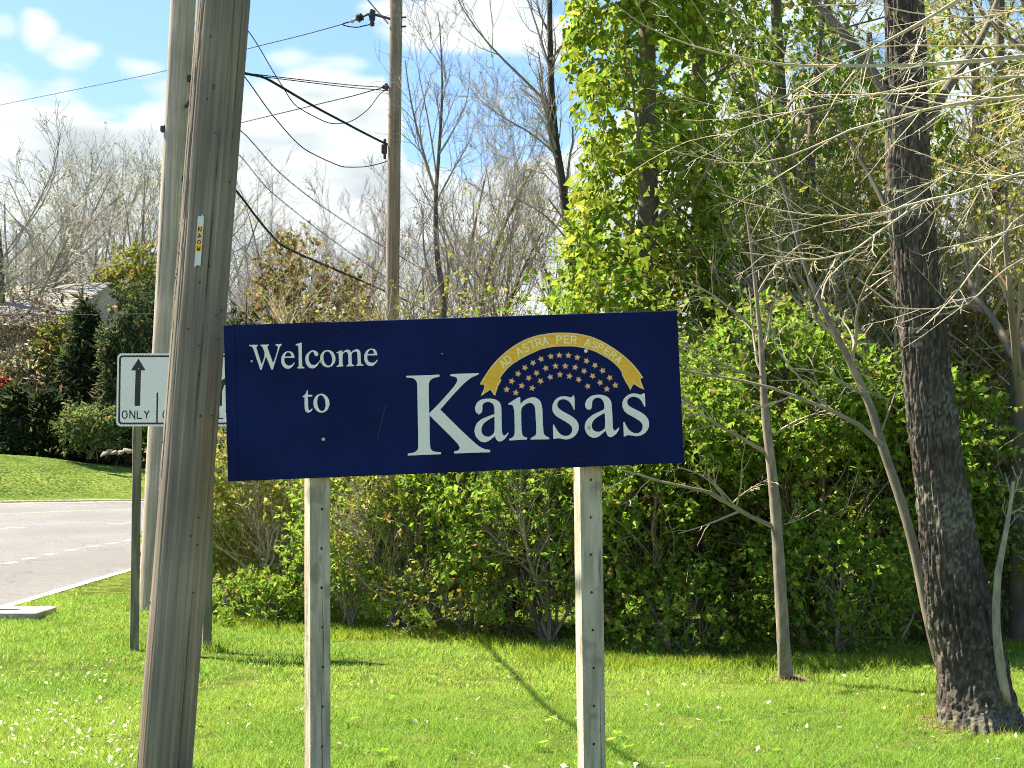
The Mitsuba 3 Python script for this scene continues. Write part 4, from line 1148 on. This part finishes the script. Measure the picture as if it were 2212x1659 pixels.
# taller growth behind, up the right side
TALL = 'tall growth behind the lawn shrubs'
shrub('tall olive thicket behind the young tree at mid height', 1560, 18.0, 1.5, 5.6, 1.2, OLIVE * .95, 1000, .075, gap=.08, seed=231, twig_count=420, twigs=GREYT * 1.3, group=TALL)
shrub('tall leafy thicket between the young tree and the slender stem', 1760, 18.2, 1.5, 6.2, 1.2, OLIVE * .95, 1000, .075, gap=.08, seed=232, twig_count=420, twigs=GREYT * 1.3, group=TALL)
shrub('tall dim thicket just left of the large trunk', 1900, 18.4, 1.4, 6.4, 1.2, OLIVE * .95, 1000, .075, gap=.08, seed=233, twig_count=420, twigs=GREYT * 1.3, group=TALL)
shrub('tall sunlit thicket right of the large trunk', 2120, 18.6, 1.5, 6.0, 1.2, OLIVE * .95, 1000, .075, gap=.08, seed=234, twig_count=420, twigs=GREYT * 1.3, group=TALL)
shrub('tall thicket cut by the right border of the picture', 2290, 18.0, 1.4, 7.4, 1.2, OLIVE * .95, 1000, .075, gap=.08, seed=235, twig_count=420, twigs=GREYT * 1.3, group=TALL)


def ivy_tree(label, x_top, x_low, Y, h, r_low, r_top, cols, density, seed, lean=0.0, size=.095):
    """A trunk wrapped in climbing ivy."""
    rg = RNG(seed)
    key = thing('ivy_tree', label, 'tree', 'trees wrapped in ivy')
    a = np.array([(x_low - 1106) / 3000 * Y, Y, -.1])
    b = np.array([(x_top - 1106) / 3000 * Y, Y + .3, h])
    path = [a, a * .66 + b * .34 + [0.05, 0, 0], a * .33 + b * .67 - [.05, 0, 0], b]
    v, f = trunk_mesh(path, [.19, .15, .11, .05], 20, 80, .08, 8, 3, seed, flare=.2)
    put(key + '__trunk', (v, f), 'bark_material', smooth=True, color=bark_tint(v, GREY, seed))
    P = resample(path, 60)
    l1, r1 = kids(rg, P[None], np.linspace(.15, .05, 60)[None], 26, .3, 1, (40, 80), (.09, .2), .3, .15, .2, 6, .004)
    l2, r2 = kids(rg, l1, r1, 8, .2, 1, (30, 60), (.35, .7), .5, .16, .05, 4, .003)
    tv = cat([tube_mesh(l1, r1, 5), tube_mesh(l2, r2, 3)])
    put(key + '__branches', tv, 'bark_material', color=bark_tint(tv[0], (.2, .18, .14), seed), kind='stuff')
    n = int(density)
    t = rg.uniform(.05, 1, n)
    i_ = np.minimum((t * 59).astype(int), 58)
    base = P[i_]
    ang = rg.uniform(-np.pi, np.pi, n)
    R = (r_low + (r_top - r_low) * t) * (1 + 1.5 * (meshkit.fbm(np.stack([np.cos(ang) * 1.3, np.sin(ang) * 1.3, t * h * .75], 1), 3, seed) - .5)) * (1 - .38 * rg.uniform(0, 1, n) ** 2)
    o = np.stack([np.cos(ang), np.sin(ang), 0 * ang], 1)
    pos = base + o * R[:, None]
    pos[:, 2] += rg.normal(0, .15, n)
    keep = meshkit.fbm(pos * 1.35 + seed, 3, seed + 2) > rg.uniform(.40, .54, n) - .07 * (1 - t)
    pos, o, n = pos[keep], o[keep], int(keep.sum())
    d = unit(o * .5 + np.array([0, 0, -.7]) + .6 * rg.normal(size=(n, 3)))
    nr = unit(o + np.array([0, 0, .5]) + .45 * rg.normal(size=(n, 3)))
    lf = leaves(rg, pos, d, nr, size, tint(rg, cols, n, .24, .09), 'ivy', .55)
    put(key + '__ivy', lf[:2], 'leaf_material', color=lf[2], kind='stuff')


IVY = np.array([(.25, .34, .035), (.20, .30, .035), (.31, .38, .055), (.16, .25, .035)])
ivy_tree('broad column of bright yellow-green ivy just right of a dark bare trunk', 1432, 1378, 18.0, 11.5, 1.2, .85, IVY, 30000, 301)
ivy_tree('second ivy column, darker, behind and right of the brightest one', 1540, 1500, 19.5, 10.5, 1.4, .9, LIME, 13000, 302)
ivy_tree('ivy clump climbing a trunk left of the large dark trunk near the top', 1690, 1740, 21.0, 11.0, 1.5, .9, LIME, 11000, 303)
ivy_tree('ivy covered trunk at the far right behind the overhanging limbs', 2200, 2160, 21.0, 9.8, 1.8, 1.1, OLIVE, 11000, 304)
ivy_tree('ivy covered trunk hidden behind the large trunk', 1900, 1930, 22.0, 9.0, 1.9, 1.2, MID, 11000, 305)
# open, budding trees that fill the upper right
BUD = np.array([(.30, .36, .07), (.24, .30, .06), (.32, .32, .12)])
for k, (label, x, Y, h, sd) in enumerate((('open budding tree with greenish twigs at top centre right', 1620, 24, 12.5, 401), ('open budding tree behind the large trunk', 1860, 25, 13.0, 402), ('open budding tree in the top right corner', 2100, 24, 12.5, 403), ('thin dark trunk behind the slender stem', 1780, 20, 9.0, 404), ('dark trunk in the shade at the right border', 2200, 15.6, 8.5, 405))):
    X = (x - 1106) / 3000 * Y
    g = RNG(sd)
    path = [np.array([X, Y, -.1]), np.array([X + g.normal(0, .1), Y, h * .3]), np.array([X + g.normal(0, .25), Y, h * .65]), np.array([X + g.normal(0, .4), Y + .2, h])]
    stem_tree('budding_tree', label, 'tree', path, [.15, .12, .08, .02], twig_base=np.array([(.30, .28, .20), (.24, .20, .15)]), bark=(.10, .09, .075), seed=sd, group='budding trees behind the thicket', levels=((16, .22, 1, (30, 60), (.22, .42)), (9, .2, 1, (25, 60), (.35, .6)), (6, .2, 1, (25, 60), (.4, .7))), leafy=(.055, 3, BUD), n=60, sides=12, rmin=.004)

# ------------------------------------------------------------------ bare trees between the poles
BARE = 'bare trees against the sky above the sign'
PURP = np.array([(.33, .31, .28), (.40, .37, .34), (.27, .24, .23)])


def bare(name, label, path, radii, seed, levels, twig=PURP, bark=(.085, .078, .07), group=BARE, leafy=None, traced=(), up=.25, rmin=.005, sides=10, n=50, rf=.5):
    return stem_tree(name, label, 'tree', path, radii, twig_base=twig, bark=bark, seed=seed, levels=levels, group=group, leafy=leafy, traced=traced, up=up, rmin=rmin, sides=sides, n=n, rf=rf, flare=.2, rough=.07)


LVS = ((12, .38, 1, (22, 45), (.12, .22)), (8, .25, 1, (22, 50), (.35, .6)), (5, .2, 1, (25, 55), (.4, .7)))
LV = ((13, .3, 1, (22, 48), (.25, .45)), (7, .25, 1, (22, 50), (.35, .6)), (5, .2, 1, (25, 55), (.4, .7)))
bare('bare_tree', 'slim bare tree with upright twigs just right of the far pole', [V(965, 1225, 25)] + vp([(957, 640), (945, 560), (941, 440), (948, 330), (955, 200), (950, 60), (946, 30)], 25, 25.5), [.075, .07, .065, .06, .05, .035, .02, .008], 501, LVS,
     traced=((vp([(942, 420), (915, 330), (890, 230), (875, 130)], 25, 24.5), .03), (vp([(950, 330), (985, 270), (1010, 210), (1015, 150)], 25, 25.4), .02), (vp([(945, 400), (925, 260), (905, 160), (895, 90)], 25, 25.6), .02)))
bare('bare_tree', 'dark bare trunk standing at the left edge of the ivy column', [V(1258, 1270, 21.5)] + vp([(1248, 655), (1232, 540), (1215, 400), (1200, 300), (1190, 160), (1187, 0), (1185, -120)], 21.5, 22), [.11, .10, .095, .085, .07, .055, .045, .03], 502, LVS, bark=(.05, .045, .04),
     traced=((vp([(1190, 230), (1130, 170), (1060, 100), (1000, 20), (980, -20)], 21.7, 21.2), .024), (vp([(1188, 150), (1160, 60), (1140, 0), (1120, -60)], 21.8, 22.3), .022), (vp([(1205, 340), (1150, 290), (1080, 250), (1020, 200)], 21.6, 21), .016), (vp([(1188, 130), (1220, 90), (1245, 20), (1255, -40)], 21.8, 22), .02), (vp([(1225, 520), (1170, 460), (1090, 420)], 21.5, 21), .014)))
rg = RNG(60)
for k, (x, Y, h, lab) in enumerate(((1010, 29, 9.5, 'hazy grey bare tree behind the slim one'), (1090, 27, 9.0, 'bushy bare tree of purple twigs in the middle of the sky gap'), (1150, 31, 8.5, 'pale bare tree left of the dark trunk'), (900, 33, 8.0, 'low bare tree behind the far pole on its right'), (1060, 24, 7.0, 'leaning bare sapling above the golden banner'), (790, 34, 8.2, 'grey bare tree just left of the far pole'), (700, 37, 8.8, 'rounded bare crown between the falling cables'), (580, 36, 9.8, 'bare tree with a forked trunk right of the leaning pole'), (500, 40, 8.0, 'bare tree half hidden by the leaning pole'))):
    X = (x - 1106) / 3000 * Y
    h = h * .86
    path = [np.array([X, Y, -.1]), np.array([X + rg.normal(0, .2), Y, h * .28]), np.array([X + rg.normal(0, .35), Y, h * .6]), np.array([X + rg.normal(0, .5), Y, h])]
    bare('bare_tree', lab, path, [.10, .075, .05, .012], 510 + k, ((18, .12, 1, (20, 50), (.28, .5)), (9, .2, 1, (22, 50), (.4, .65)), (7, .2, 1, (22, 55), (.4, .7))), up=.3, rmin=.006, leafy=(.05, 1, OLIVE) if k in (1, 4) else None)


def conifer(label, x, Y, z0, h, w, cols, count, seed, group, name='evergreen', size=.30, shape='needle', drop=.15):
    rg = RNG(seed)
    X = (x - 1106) / 3000 * Y
    key = thing(name, label, 'tree', group)
    path = [np.array([X, Y, z0 - .2]), np.array([X, Y, z0 + h * .5]), np.array([X + .05, Y, z0 + h])]
    v, f = trunk_mesh(path, [w * .09, w * .06, .01], 8, 20, .05, 5, 3, seed)
    put(key + '__trunk', (v, f), 'bark_material', smooth=True, color=bark_tint(v, (.09, .07, .055), seed))
    t = 1 - np.sqrt(rg.uniform(0.0, 1, count)) * .97
    ang = rg.uniform(0, 2 * np.pi, count)
    L = w * (1 - t) ** .8 * (1 + .9 * (meshkit.fbm(np.stack([np.cos(ang) * 1.5, np.sin(ang) * 1.5, t * h * 1.1], 1), 3, seed) - .5)) + .12
    o = np.stack([np.cos(ang), np.sin(ang), -drop + .1 * rg.normal(size=count)], 1)
    a = np.array([X, Y, z0]) + np.stack([0 * t, 0 * t, h * (.03 + .97 * t)], 1)
    P = a[:, None] + o[:, None] * (L[:, None] * np.array([.35, .7, 1.0]))[..., None]
    lf = leaf_on(rg, P, 10, size * 1.08, cols, shape, 0, .9, .5)
    put(key + '__crown', lf[:2], 'leaf_material', color=lf[2], kind='stuff')


CEDAR = np.array([(.10, .075, .035), (.08, .07, .035), (.12, .085, .045)])
DARKG = np.array([(.035, .055, .025), (.05, .07, .03), (.03, .045, .022)])
shrub('rounded reddish brown cedar above the left half of the sign', 668, 31, 1.25, 7.3, 1.2, np.vstack([CEDAR * 1.5, OLIVE[:1] * .6]), 2300, .10, seed=601, twig_count=160, twigs=BROWN, name='cedar', category='tree', group='evergreens beyond the brush', length=.45)
conifer('small dark evergreen tucked behind the leaning pole', 525, 30, 0, 5.6, 1.2, DARKG, 1500, 602, 'evergreens beyond the brush', size=.16)
conifer('green evergreen low behind the left corner of the sign', 575, 28, 0, 4.4, 1.1, MID, 700, 603, 'evergreens beyond the brush', size=.15)

# ------------------------------------------------------------------ beyond the road: house, evergreens, bare trees
HZ = 2.9
HY = 100.0
rr_ = V(258, 641, HY)        # right end of the eave-side rake
ridge_r = V(238, 610, HY)
e1 = unit(np.array([-.93, .28, 0]))          # along the ridge, to the left
e2 = unit(np.array([-.45, -.89, 0]))         # down the slope, towards the road
pitch = math.tan(math.radians(34))
run = 5.2
HOUSE = thing('house', 'house with a pale grey shingle roof half hidden by evergreens', 'house')
A0 = ridge_r
L_ = 13.0


def roof_pt(s, t):
    return A0 + e1 * s + e2 * t + np.array([0, 0, -t * pitch])


courses = 22
vv, ff = [], []
rgc = RNG(4)
for k in range(courses):
    t0, t1 = run * k / courses, run * (k + 1.25) / courses
    nsh = 26
    for m_ in range(nsh):
        s0 = L_ * (m_ + (.5 if k % 2 else 0) * 1.0) / nsh - .2
        s1 = s0 + L_ / nsh * .96
        up0 = np.array([0, 0, .01 + rgc.uniform(0, .01)])
        up1 = np.array([0, 0, .045 + rgc.uniform(0, .02)])
        q = [roof_pt(s0, t0) + up0, roof_pt(s1, t0) + up0, roof_pt(s1, t1) + up1, roof_pt(s0, t1) + up1]
        q += [p - np.array([0, 0, .09]) for p in q]
        b = len(vv)
        vv += q
        ff += [[b, b + 1, b + 2], [b, b + 2, b + 3], [b + 3, b + 2, b + 6], [b + 3, b + 6, b + 7], [b + 1, b + 5, b + 6], [b + 1, b + 6, b + 2], [b, b + 3, b + 7], [b, b + 7, b + 4]]
put(HOUSE + '__roof', (np.array(vv), np.array(ff)), 'shingle', label='pale grey roof of overlapping shingle courses', kind='stuff')
# back slope, walls
e2b = -e2
bs = [A0, A0 + e1 * L_, A0 + e1 * L_ + e2b * run - [0, 0, run * pitch], A0 + e2b * run - [0, 0, run * pitch]]
put(HOUSE + '__back_roof', (np.array(bs), np.array([[0, 1, 2], [0, 2, 3]])), 'shingle')
wz = A0[2] - run * pitch + .1
c = [A0 + e2 * (run - .5) + e1 * .3, A0 + e1 * (L_ - .3) + e2 * (run - .5), A0 + e1 * (L_ - .3) + e2b * (run - .5), A0 + e2b * (run - .5) + e1 * .3]
lo, hi = [np.array([p[0], p[1], HZ - 1.5]) for p in c], [np.array([p[0], p[1], wz + .2]) for p in c]
apexr, apexl = A0 + e1 * .3 - [0, 0, .1], A0 + e1 * (L_ - .3) - [0, 0, .1]
wv = np.array(lo + hi + [apexr, apexl])
wf = [[k, (k + 1) % 4, 4 + (k + 1) % 4] for k in range(4)] + [[k, 4 + (k + 1) % 4, 4 + k] for k in range(4)] + [[4, 7, 8], [5, 6, 9]]
put(HOUSE + '__wall', (wv, np.array(wf)), 'house_paint')

FARG = 'evergreens and shrubs at the top of the far bank'
BL = 95.0


def far_tree(label, x, Y, base_y, top_y, w, cols, count, seed, size=.5, drop=.15):
    z0 = bank_z((x - 1106) / 3000 * Y, Y)
    top = V(x, top_y, Y)[2]
    conifer(label, x, Y, z0, top - z0, w, cols, count, seed, FARG, size=size, drop=drop)


far_tree('tall pointed dark spruce in front of the house roof', 180, 92, 960, 628, 2.6, DARKG * 1.3, 1500, 611)
far_tree('grey-green evergreen behind the lane sign', 262, 90, 965, 730, 2.4, np.array([(.10, .11, .07), (.08, .10, .06), (.13, .13, .09)]), 1300, 613)
far_tree('pair of low dark junipers at the left border, right one', 100, 89, 965, 840, 2.2, DARKG, 1200, 614)
far_tree('pair of low dark junipers at the left border, left one', 30, 89, 965, 830, 2.2, DARKG * 1.2, 1200, 615)
far_tree('dark evergreen close behind the second pole', 345, 93, 985, 640, 2.6, DARKG * 1.4, 1500, 616)
far_tree('dark evergreen seen just left of the leaning pole base', 385, 92, 985, 700, 2.4, DARKG, 1200, 617)
rg = RNG(71)


def far_shrub(label, x, Y, y_top, w, h, cols, count, size, seed, twig_count=60, name='shrub', **kw):
    X = (x - 1106) / 3000 * Y
    z0 = V(x, y_top, Y)[2] - h
    return shrub(label, x, Y, w, h, w * .8, cols, count, size, 9, seed=seed, twig_count=twig_count, length=.8, z0=z0, name=name, group='shrubs on the far bank', twig_r=.012, **kw)


far_shrub('pale green spreading shrub at the top of the bank beside the sign post', 195, 87, 885, 2.0, 3.0, np.array([(.13, .18, .06), (.16, .21, .08), (.10, .15, .05)]), 600, .20, 621)
far_shrub('white flowering shrub at the left border', 70, 93, 755, 3.0, 4.5, np.array([(.55, .50, .42), (.30, .29, .18), (.18, .21, .10), (.24, .22, .14)]), 520, .20, 622, 90, name='blossom_shrub')
far_shrub('olive deciduous shrub with white blossom left of the pointed spruce', 130, 95, 700, 2.4, 6.5, OLIVE * .9, 900, .24, 623, 120)
far_shrub('shrub with rusty red leaves at the left border', -15, 90, 820, 1.1, 2.4, np.array([(.30, .06, .04), (.35, .12, .07), (.22, .10, .06)]), 300, .2, 624, 60, name='red_shrub')
far_shrub('rounded dark evergreen hiding the right end of the house', 308, 92, 612, 1.75, 11.5, DARKG * 1.6, 1500, .22, 612, 60, name='evergreen')
far_shrub('dark evergreen bush in front of the gable of the house', 266, 89, 622, 1.15, 10.5, DARKG * 1.8, 1500, .22, 613, 60, name='evergreen')
far_shrub('olive green tree crown above the house right end', 285, 106, 545, 3.6, 10.0, OLIVE * .9, 1400, .30, 625, 160)
far_shrub('brownish twiggy growth in front of the house at the left', 60, 96, 640, 3.2, 8.0, BROWN * .8, 500, .22, 626, 400)
far_shrub('dark low hedge along the top of the bank', 150, 91, 880, 4.0, 2.6, DARKG * 1.3, 800, .22, 627, 60)
far_shrub('green bush closing the gap behind the lane sign post', 330, 90, 880, 2.5, 3.6, MID, 800, .22, 628, 60)

FB = 'large bare trees beyond the house'
far_bare = [('spreading bare tree budding olive green behind the house', 215, 112, 600, 300, 640), ('tall bare tree with upright branches left of the second pole', 290, 116, 600, 285, 641), ('bare tree forking low at the left behind the roof', 110, 110, 600, 420, 642), ('dense twiggy bare tree cut by the left border', -30, 100, 620, 190, 643), ('low brownish bare tree at the left border', 10, 104, 640, 480, 644), ('bare tree behind the second pole', 345, 118, 600, 280, 645), ('far bare tree seen between the leaning pole and the cables', 560, 100, 700, 390, 646), ('far bare tree behind the falling cables', 680, 105, 700, 400, 647), ('far bare tree left of the far pole', 780, 108, 700, 430, 648)]
for label, x, Y, yb, yt, sd in far_bare:
    g = RNG(sd)
    X = (x - 1106) / 3000 * Y
    z0, z1 = 1.5, V(x, yt, Y)[2]
    hh = (z1 - z0) * (.98 if x < 400 else .85)
    z1 = z0 + hh
    path = [np.array([X, Y, z0]), np.array([X + g.normal(0, .3), Y, z0 + hh * .2]), np.array([X + g.normal(0, .7), Y, z0 + hh * .42]), np.array([X + g.normal(0, 1.0), Y, z0 + hh * .72])]
    bare('bare_tree', label, path, [.42, .32, .2, .03], sd, ((15, .18, .95, (22, 64), (.62, .92)), (11, .2, 1, (22, 55), (.32, .52)), (7, .2, 1, (22, 55), (.4, .65))), twig=np.array([(.33, .33, .30), (.27, .265, .24), (.37, .37, .34)]), bark=(.07, .065, .055), group=FB, up=.16, rmin=.020, leafy=(.15, 1, OLIVE * .9 if sd != 643 else GREYT))

# low stone edging at the top of the bank
SE = thing('stone_edging', 'row of pale rough stones on top of the bank beside the lane sign', 'stone wall')
rg = RNG(14)
for x in (224, 233, 240, 249, 257, 265, 274, 281):
    y = 977 + rg.normal(0, 1.6)
    c = V(x, y, 84)
    s = m3.Manifold.batch_hull([m3.Manifold.sphere(.05, 6).translate((rg.normal(size=3) * [.12, .12, .075]).tolist()) for _ in range(8)]).translate([float(c[0]), 84.0, float(c[2])]).to_mesh()
    put(SE + '__stone', trimesh.Trimesh(s.vert_properties[:, :3], s.tri_verts), 'field_stone')

# fallen branches at the edge of the brush
for label, pts, r0, sd in (('pale fallen branch curving out of the shady bush right of the left post', vp([(760, 1225), (800, 1270), (850, 1300), (925, 1305)], 16.7, 16.5), .016, 1), ('long fallen branch lying at the edge of the grass under the sign', vp([(860, 1365), (915, 1348), (960, 1335), (1010, 1310)], 16.3, 16.6), .022, 2), ('thin dead branch rising diagonally in front of the brown twiggy bush', vp([(930, 1330), (960, 1270), (1000, 1200), (1040, 1110)], 16.4, 16.3), .012, 3)):
    k = thing('fallen_branch', label, 'branch', 'dead branches at the edge of the brush')
    P = resample(pts, 14)
    v, f = tube_mesh(P[None], np.linspace(r0, r0 * .4, 14)[None], 6)
    q, r = kids(RNG(sd), P[None], np.linspace(r0, r0 * .4, 14)[None], 7, .2, 1, (25, 60), (.2, .4), .5, .15, .05, 4, .003)
    tv = cat([(v, f), tube_mesh(q, r, 3)])
    put(k, tv, 'bark_material', color=bark_tint(tv[0], (.32, .30, .24), sd))

# ------------------------------------------------------------------ grass
rng = RNG(2024)


def grass(n, y0, y1, width, height, seed):
    rg = RNG(seed)
    Y = np.sqrt(rg.uniform(y0 ** 2, y1 ** 2, n))
    X = rg.uniform(-.44, .44, n) * Y
    ok = (shapely.contains_xy(lawn_poly.buffer(-.05), X, Y))
    X, Y = X[ok], Y[ok]
    n = len(X)
    clump = meshkit.fbm(np.stack([X * 3.1, Y * 3.1, X * 0], 1), 3, 5)
    patch = meshkit.fbm(np.stack([X * .55, Y * .55, X * 0], 1), 3, 6)
    hgt = height * (.10 + 1.8 * clump) * rg.uniform(.6, 1.3, n)
    dist_ = shapely.distance(shapely.points(X, Y), near_l)
    z = lawn_height(X, Y) * np.clip(dist_ / 2, 0, 1)
    a = rg.uniform(0, 2 * np.pi, n)
    lean = rg.normal(0, .55, (n, 2)) * hgt[:, None]
    s = np.stack([np.cos(a), np.sin(a), 0 * a], 1) * (width * rg.uniform(.7, 1.6, n))[:, None] / 2
    b = np.stack([X, Y, z - .01], 1)
    tip_ = b + np.stack([lean[:, 0], lean[:, 1], hgt * .95], 1)
    v = np.stack([b - s, b + s, tip_], 1).reshape(-1, 3)
    f = np.arange(3 * n).reshape(-1, 3)
    t = np.clip((patch - .35) * 3.2, 0, 1)[:, None]
    col = np.array([.205, .36, .060]) * (1 - t) + np.array([.285, .43, .078]) * t
    straw = (rg.uniform(size=n) < .035)[:, None]
    col = np.where(straw, [.42, .38, .20], col) * np.exp(rg.normal(0, .18, (n, 1))) * np.exp(rg.normal(0, .06, (n, 3)))
    return v, f, np.repeat(np.clip(col, .01, .8), 3, 0)


gr = cat([grass(250000, 8.3, 12.5, .0062, .052, 1), grass(220000, 12.5, 21, .0095, .054, 2), grass(14000, 20, 36, .02, .07, 3)])
gk = thing('grass', 'bright sunlit short grass of the lawn', 'grass', kind='stuff')
put(gk, gr[:2], 'leaf_material', color=gr[2])
# unmown tuft rows along the brush and round the tree feet
tf = []
for (pa, pb, n) in (((465, 1345), (720, 1372), 1300), ((720, 1374), (1010, 1376), 1500), ((1010, 1380), (1180, 1420), 1100), ((1180, 1425), (1400, 1440), 1200), ((1400, 1440), (1900, 1436), 2200), ((1900, 1436), (2250, 1395), 1500)):
    t = rng.uniform(0, 1, n)[:, None]
    a = G(*pa); b = G(*pb)
    p = a + (b - a) * t + rng.normal(0, .14, (n, 3)) * [1, 1, 0]
    h = rng.uniform(.06, .13, n)
    lean = rng.normal(0, .06, (n, 2))
    s = np.stack([np.ones(n), 0 * h, 0 * h], 1) * .006
    p[:, 2] = -.01
    tip_ = p + np.c_[lean, h]
    v = np.stack([p - s, p + s, tip_], 1).reshape(-1, 3)
    f = np.arange(3 * n).reshape(-1, 3)
    tf.append((v, f, np.repeat(tint(rng, np.array([(.24, .33, .04), (.19, .28, .035)]), n), 3, 0)))
for (px, py, rad_t, n) in ((293, 1398, .16, 260), (450, 1405, .16, 260), (332, 1316, .3, 420), (1697, 1474, .34, 260), (2118, 1556, .52, 900), (2050, 1500, .2, 200), (1260, 1440, .5, 500)):
    a = rng.uniform(0, 2 * np.pi, n)
    p = G(px, py) + np.stack([np.cos(a), np.sin(a), 0 * a], 1) * (rad_t * rng.uniform(.75, 1.35, n))[:, None]
    h = rng.uniform(.06, .17, n)
    s = np.stack([np.ones(n), 0 * h, 0 * h], 1) * .005
    p[:, 2] = -.02
    tip_ = p + np.c_[rng.normal(0, .05, (n, 2)), h]
    v = np.stack([p - s, p + s, tip_], 1).reshape(-1, 3)
    tf.append((v, np.arange(3 * n).reshape(-1, 3), np.repeat(tint(rng, np.array([(.24, .35, .05), (.19, .29, .04)]), n), 3, 0)))
tf = cat(tf)
tk = thing('tall_grass', 'taller uncut grass fringe along the foot of the brush', 'grass', kind='stuff')
put(tk, tf[:2], 'leaf_material', color=tf[2])
# pale fallen petals and flecks in the lawn, thickest at the left
n = 330
cx_ = np.r_[rng.uniform(-60, 300, 200), rng.uniform(400, 2200, 130)]
cy_ = np.r_[1420 + 250 * rng.uniform(0, 1, 200) ** .8, rng.uniform(1470, 1680, 130)]
pts = np.array([G(x, y) for x, y in zip(cx_, cy_)]) + [0, 0, .052]
nr = unit(rng.normal(size=(n, 3)) * .7 + [-.3, -.3, 1.0])
pv = leaves(rng, pts, unit(rng.normal(size=(n, 3)) + [.5, 0, 0]), nr, .030, tint(rng, (.78, .76, .66), n, .1, .03), 'plain', .6)
ck = thing('fallen_petals', 'scattered pale petals and flecks lying in the lawn', 'petals', kind='stuff')
put(ck, pv[:2], 'leaf_material', color=pv[2])
# broad-leaved weeds among the grass
n = 80
wx, wy = rng.uniform(-80, 2260, n), 1345 + 330 * rng.uniform(0, 1, n)
c = np.array([G(x, y) for x, y in zip(wx, wy)])
ok = shapely.contains_xy(lawn_poly.buffer(-.3), c[:, 0], c[:, 1])
c = c[ok]
n = len(c)
k = 7
a = rng.uniform(0, 2 * np.pi, (n, k))
d = np.stack([np.cos(a), np.sin(a), np.full(a.shape, .45)], -1).reshape(-1, 3)
pos = np.repeat(c + [0, 0, .03], k, 0)
wv = leaves(rng, pos, unit(d), unit(rng.normal(size=d.shape) * .3 + [0, 0, 1]), .055, tint(rng, np.array([(.20, .36, .05), (.26, .41, .06), (.17, .32, .045)]), n * k), 'plain', .4)
wk = thing('lawn_weeds', 'low broad-leaved weeds scattered through the lawn', 'weeds', kind='stuff')
put(wk, wv[:2], 'leaf_material', color=wv[2])
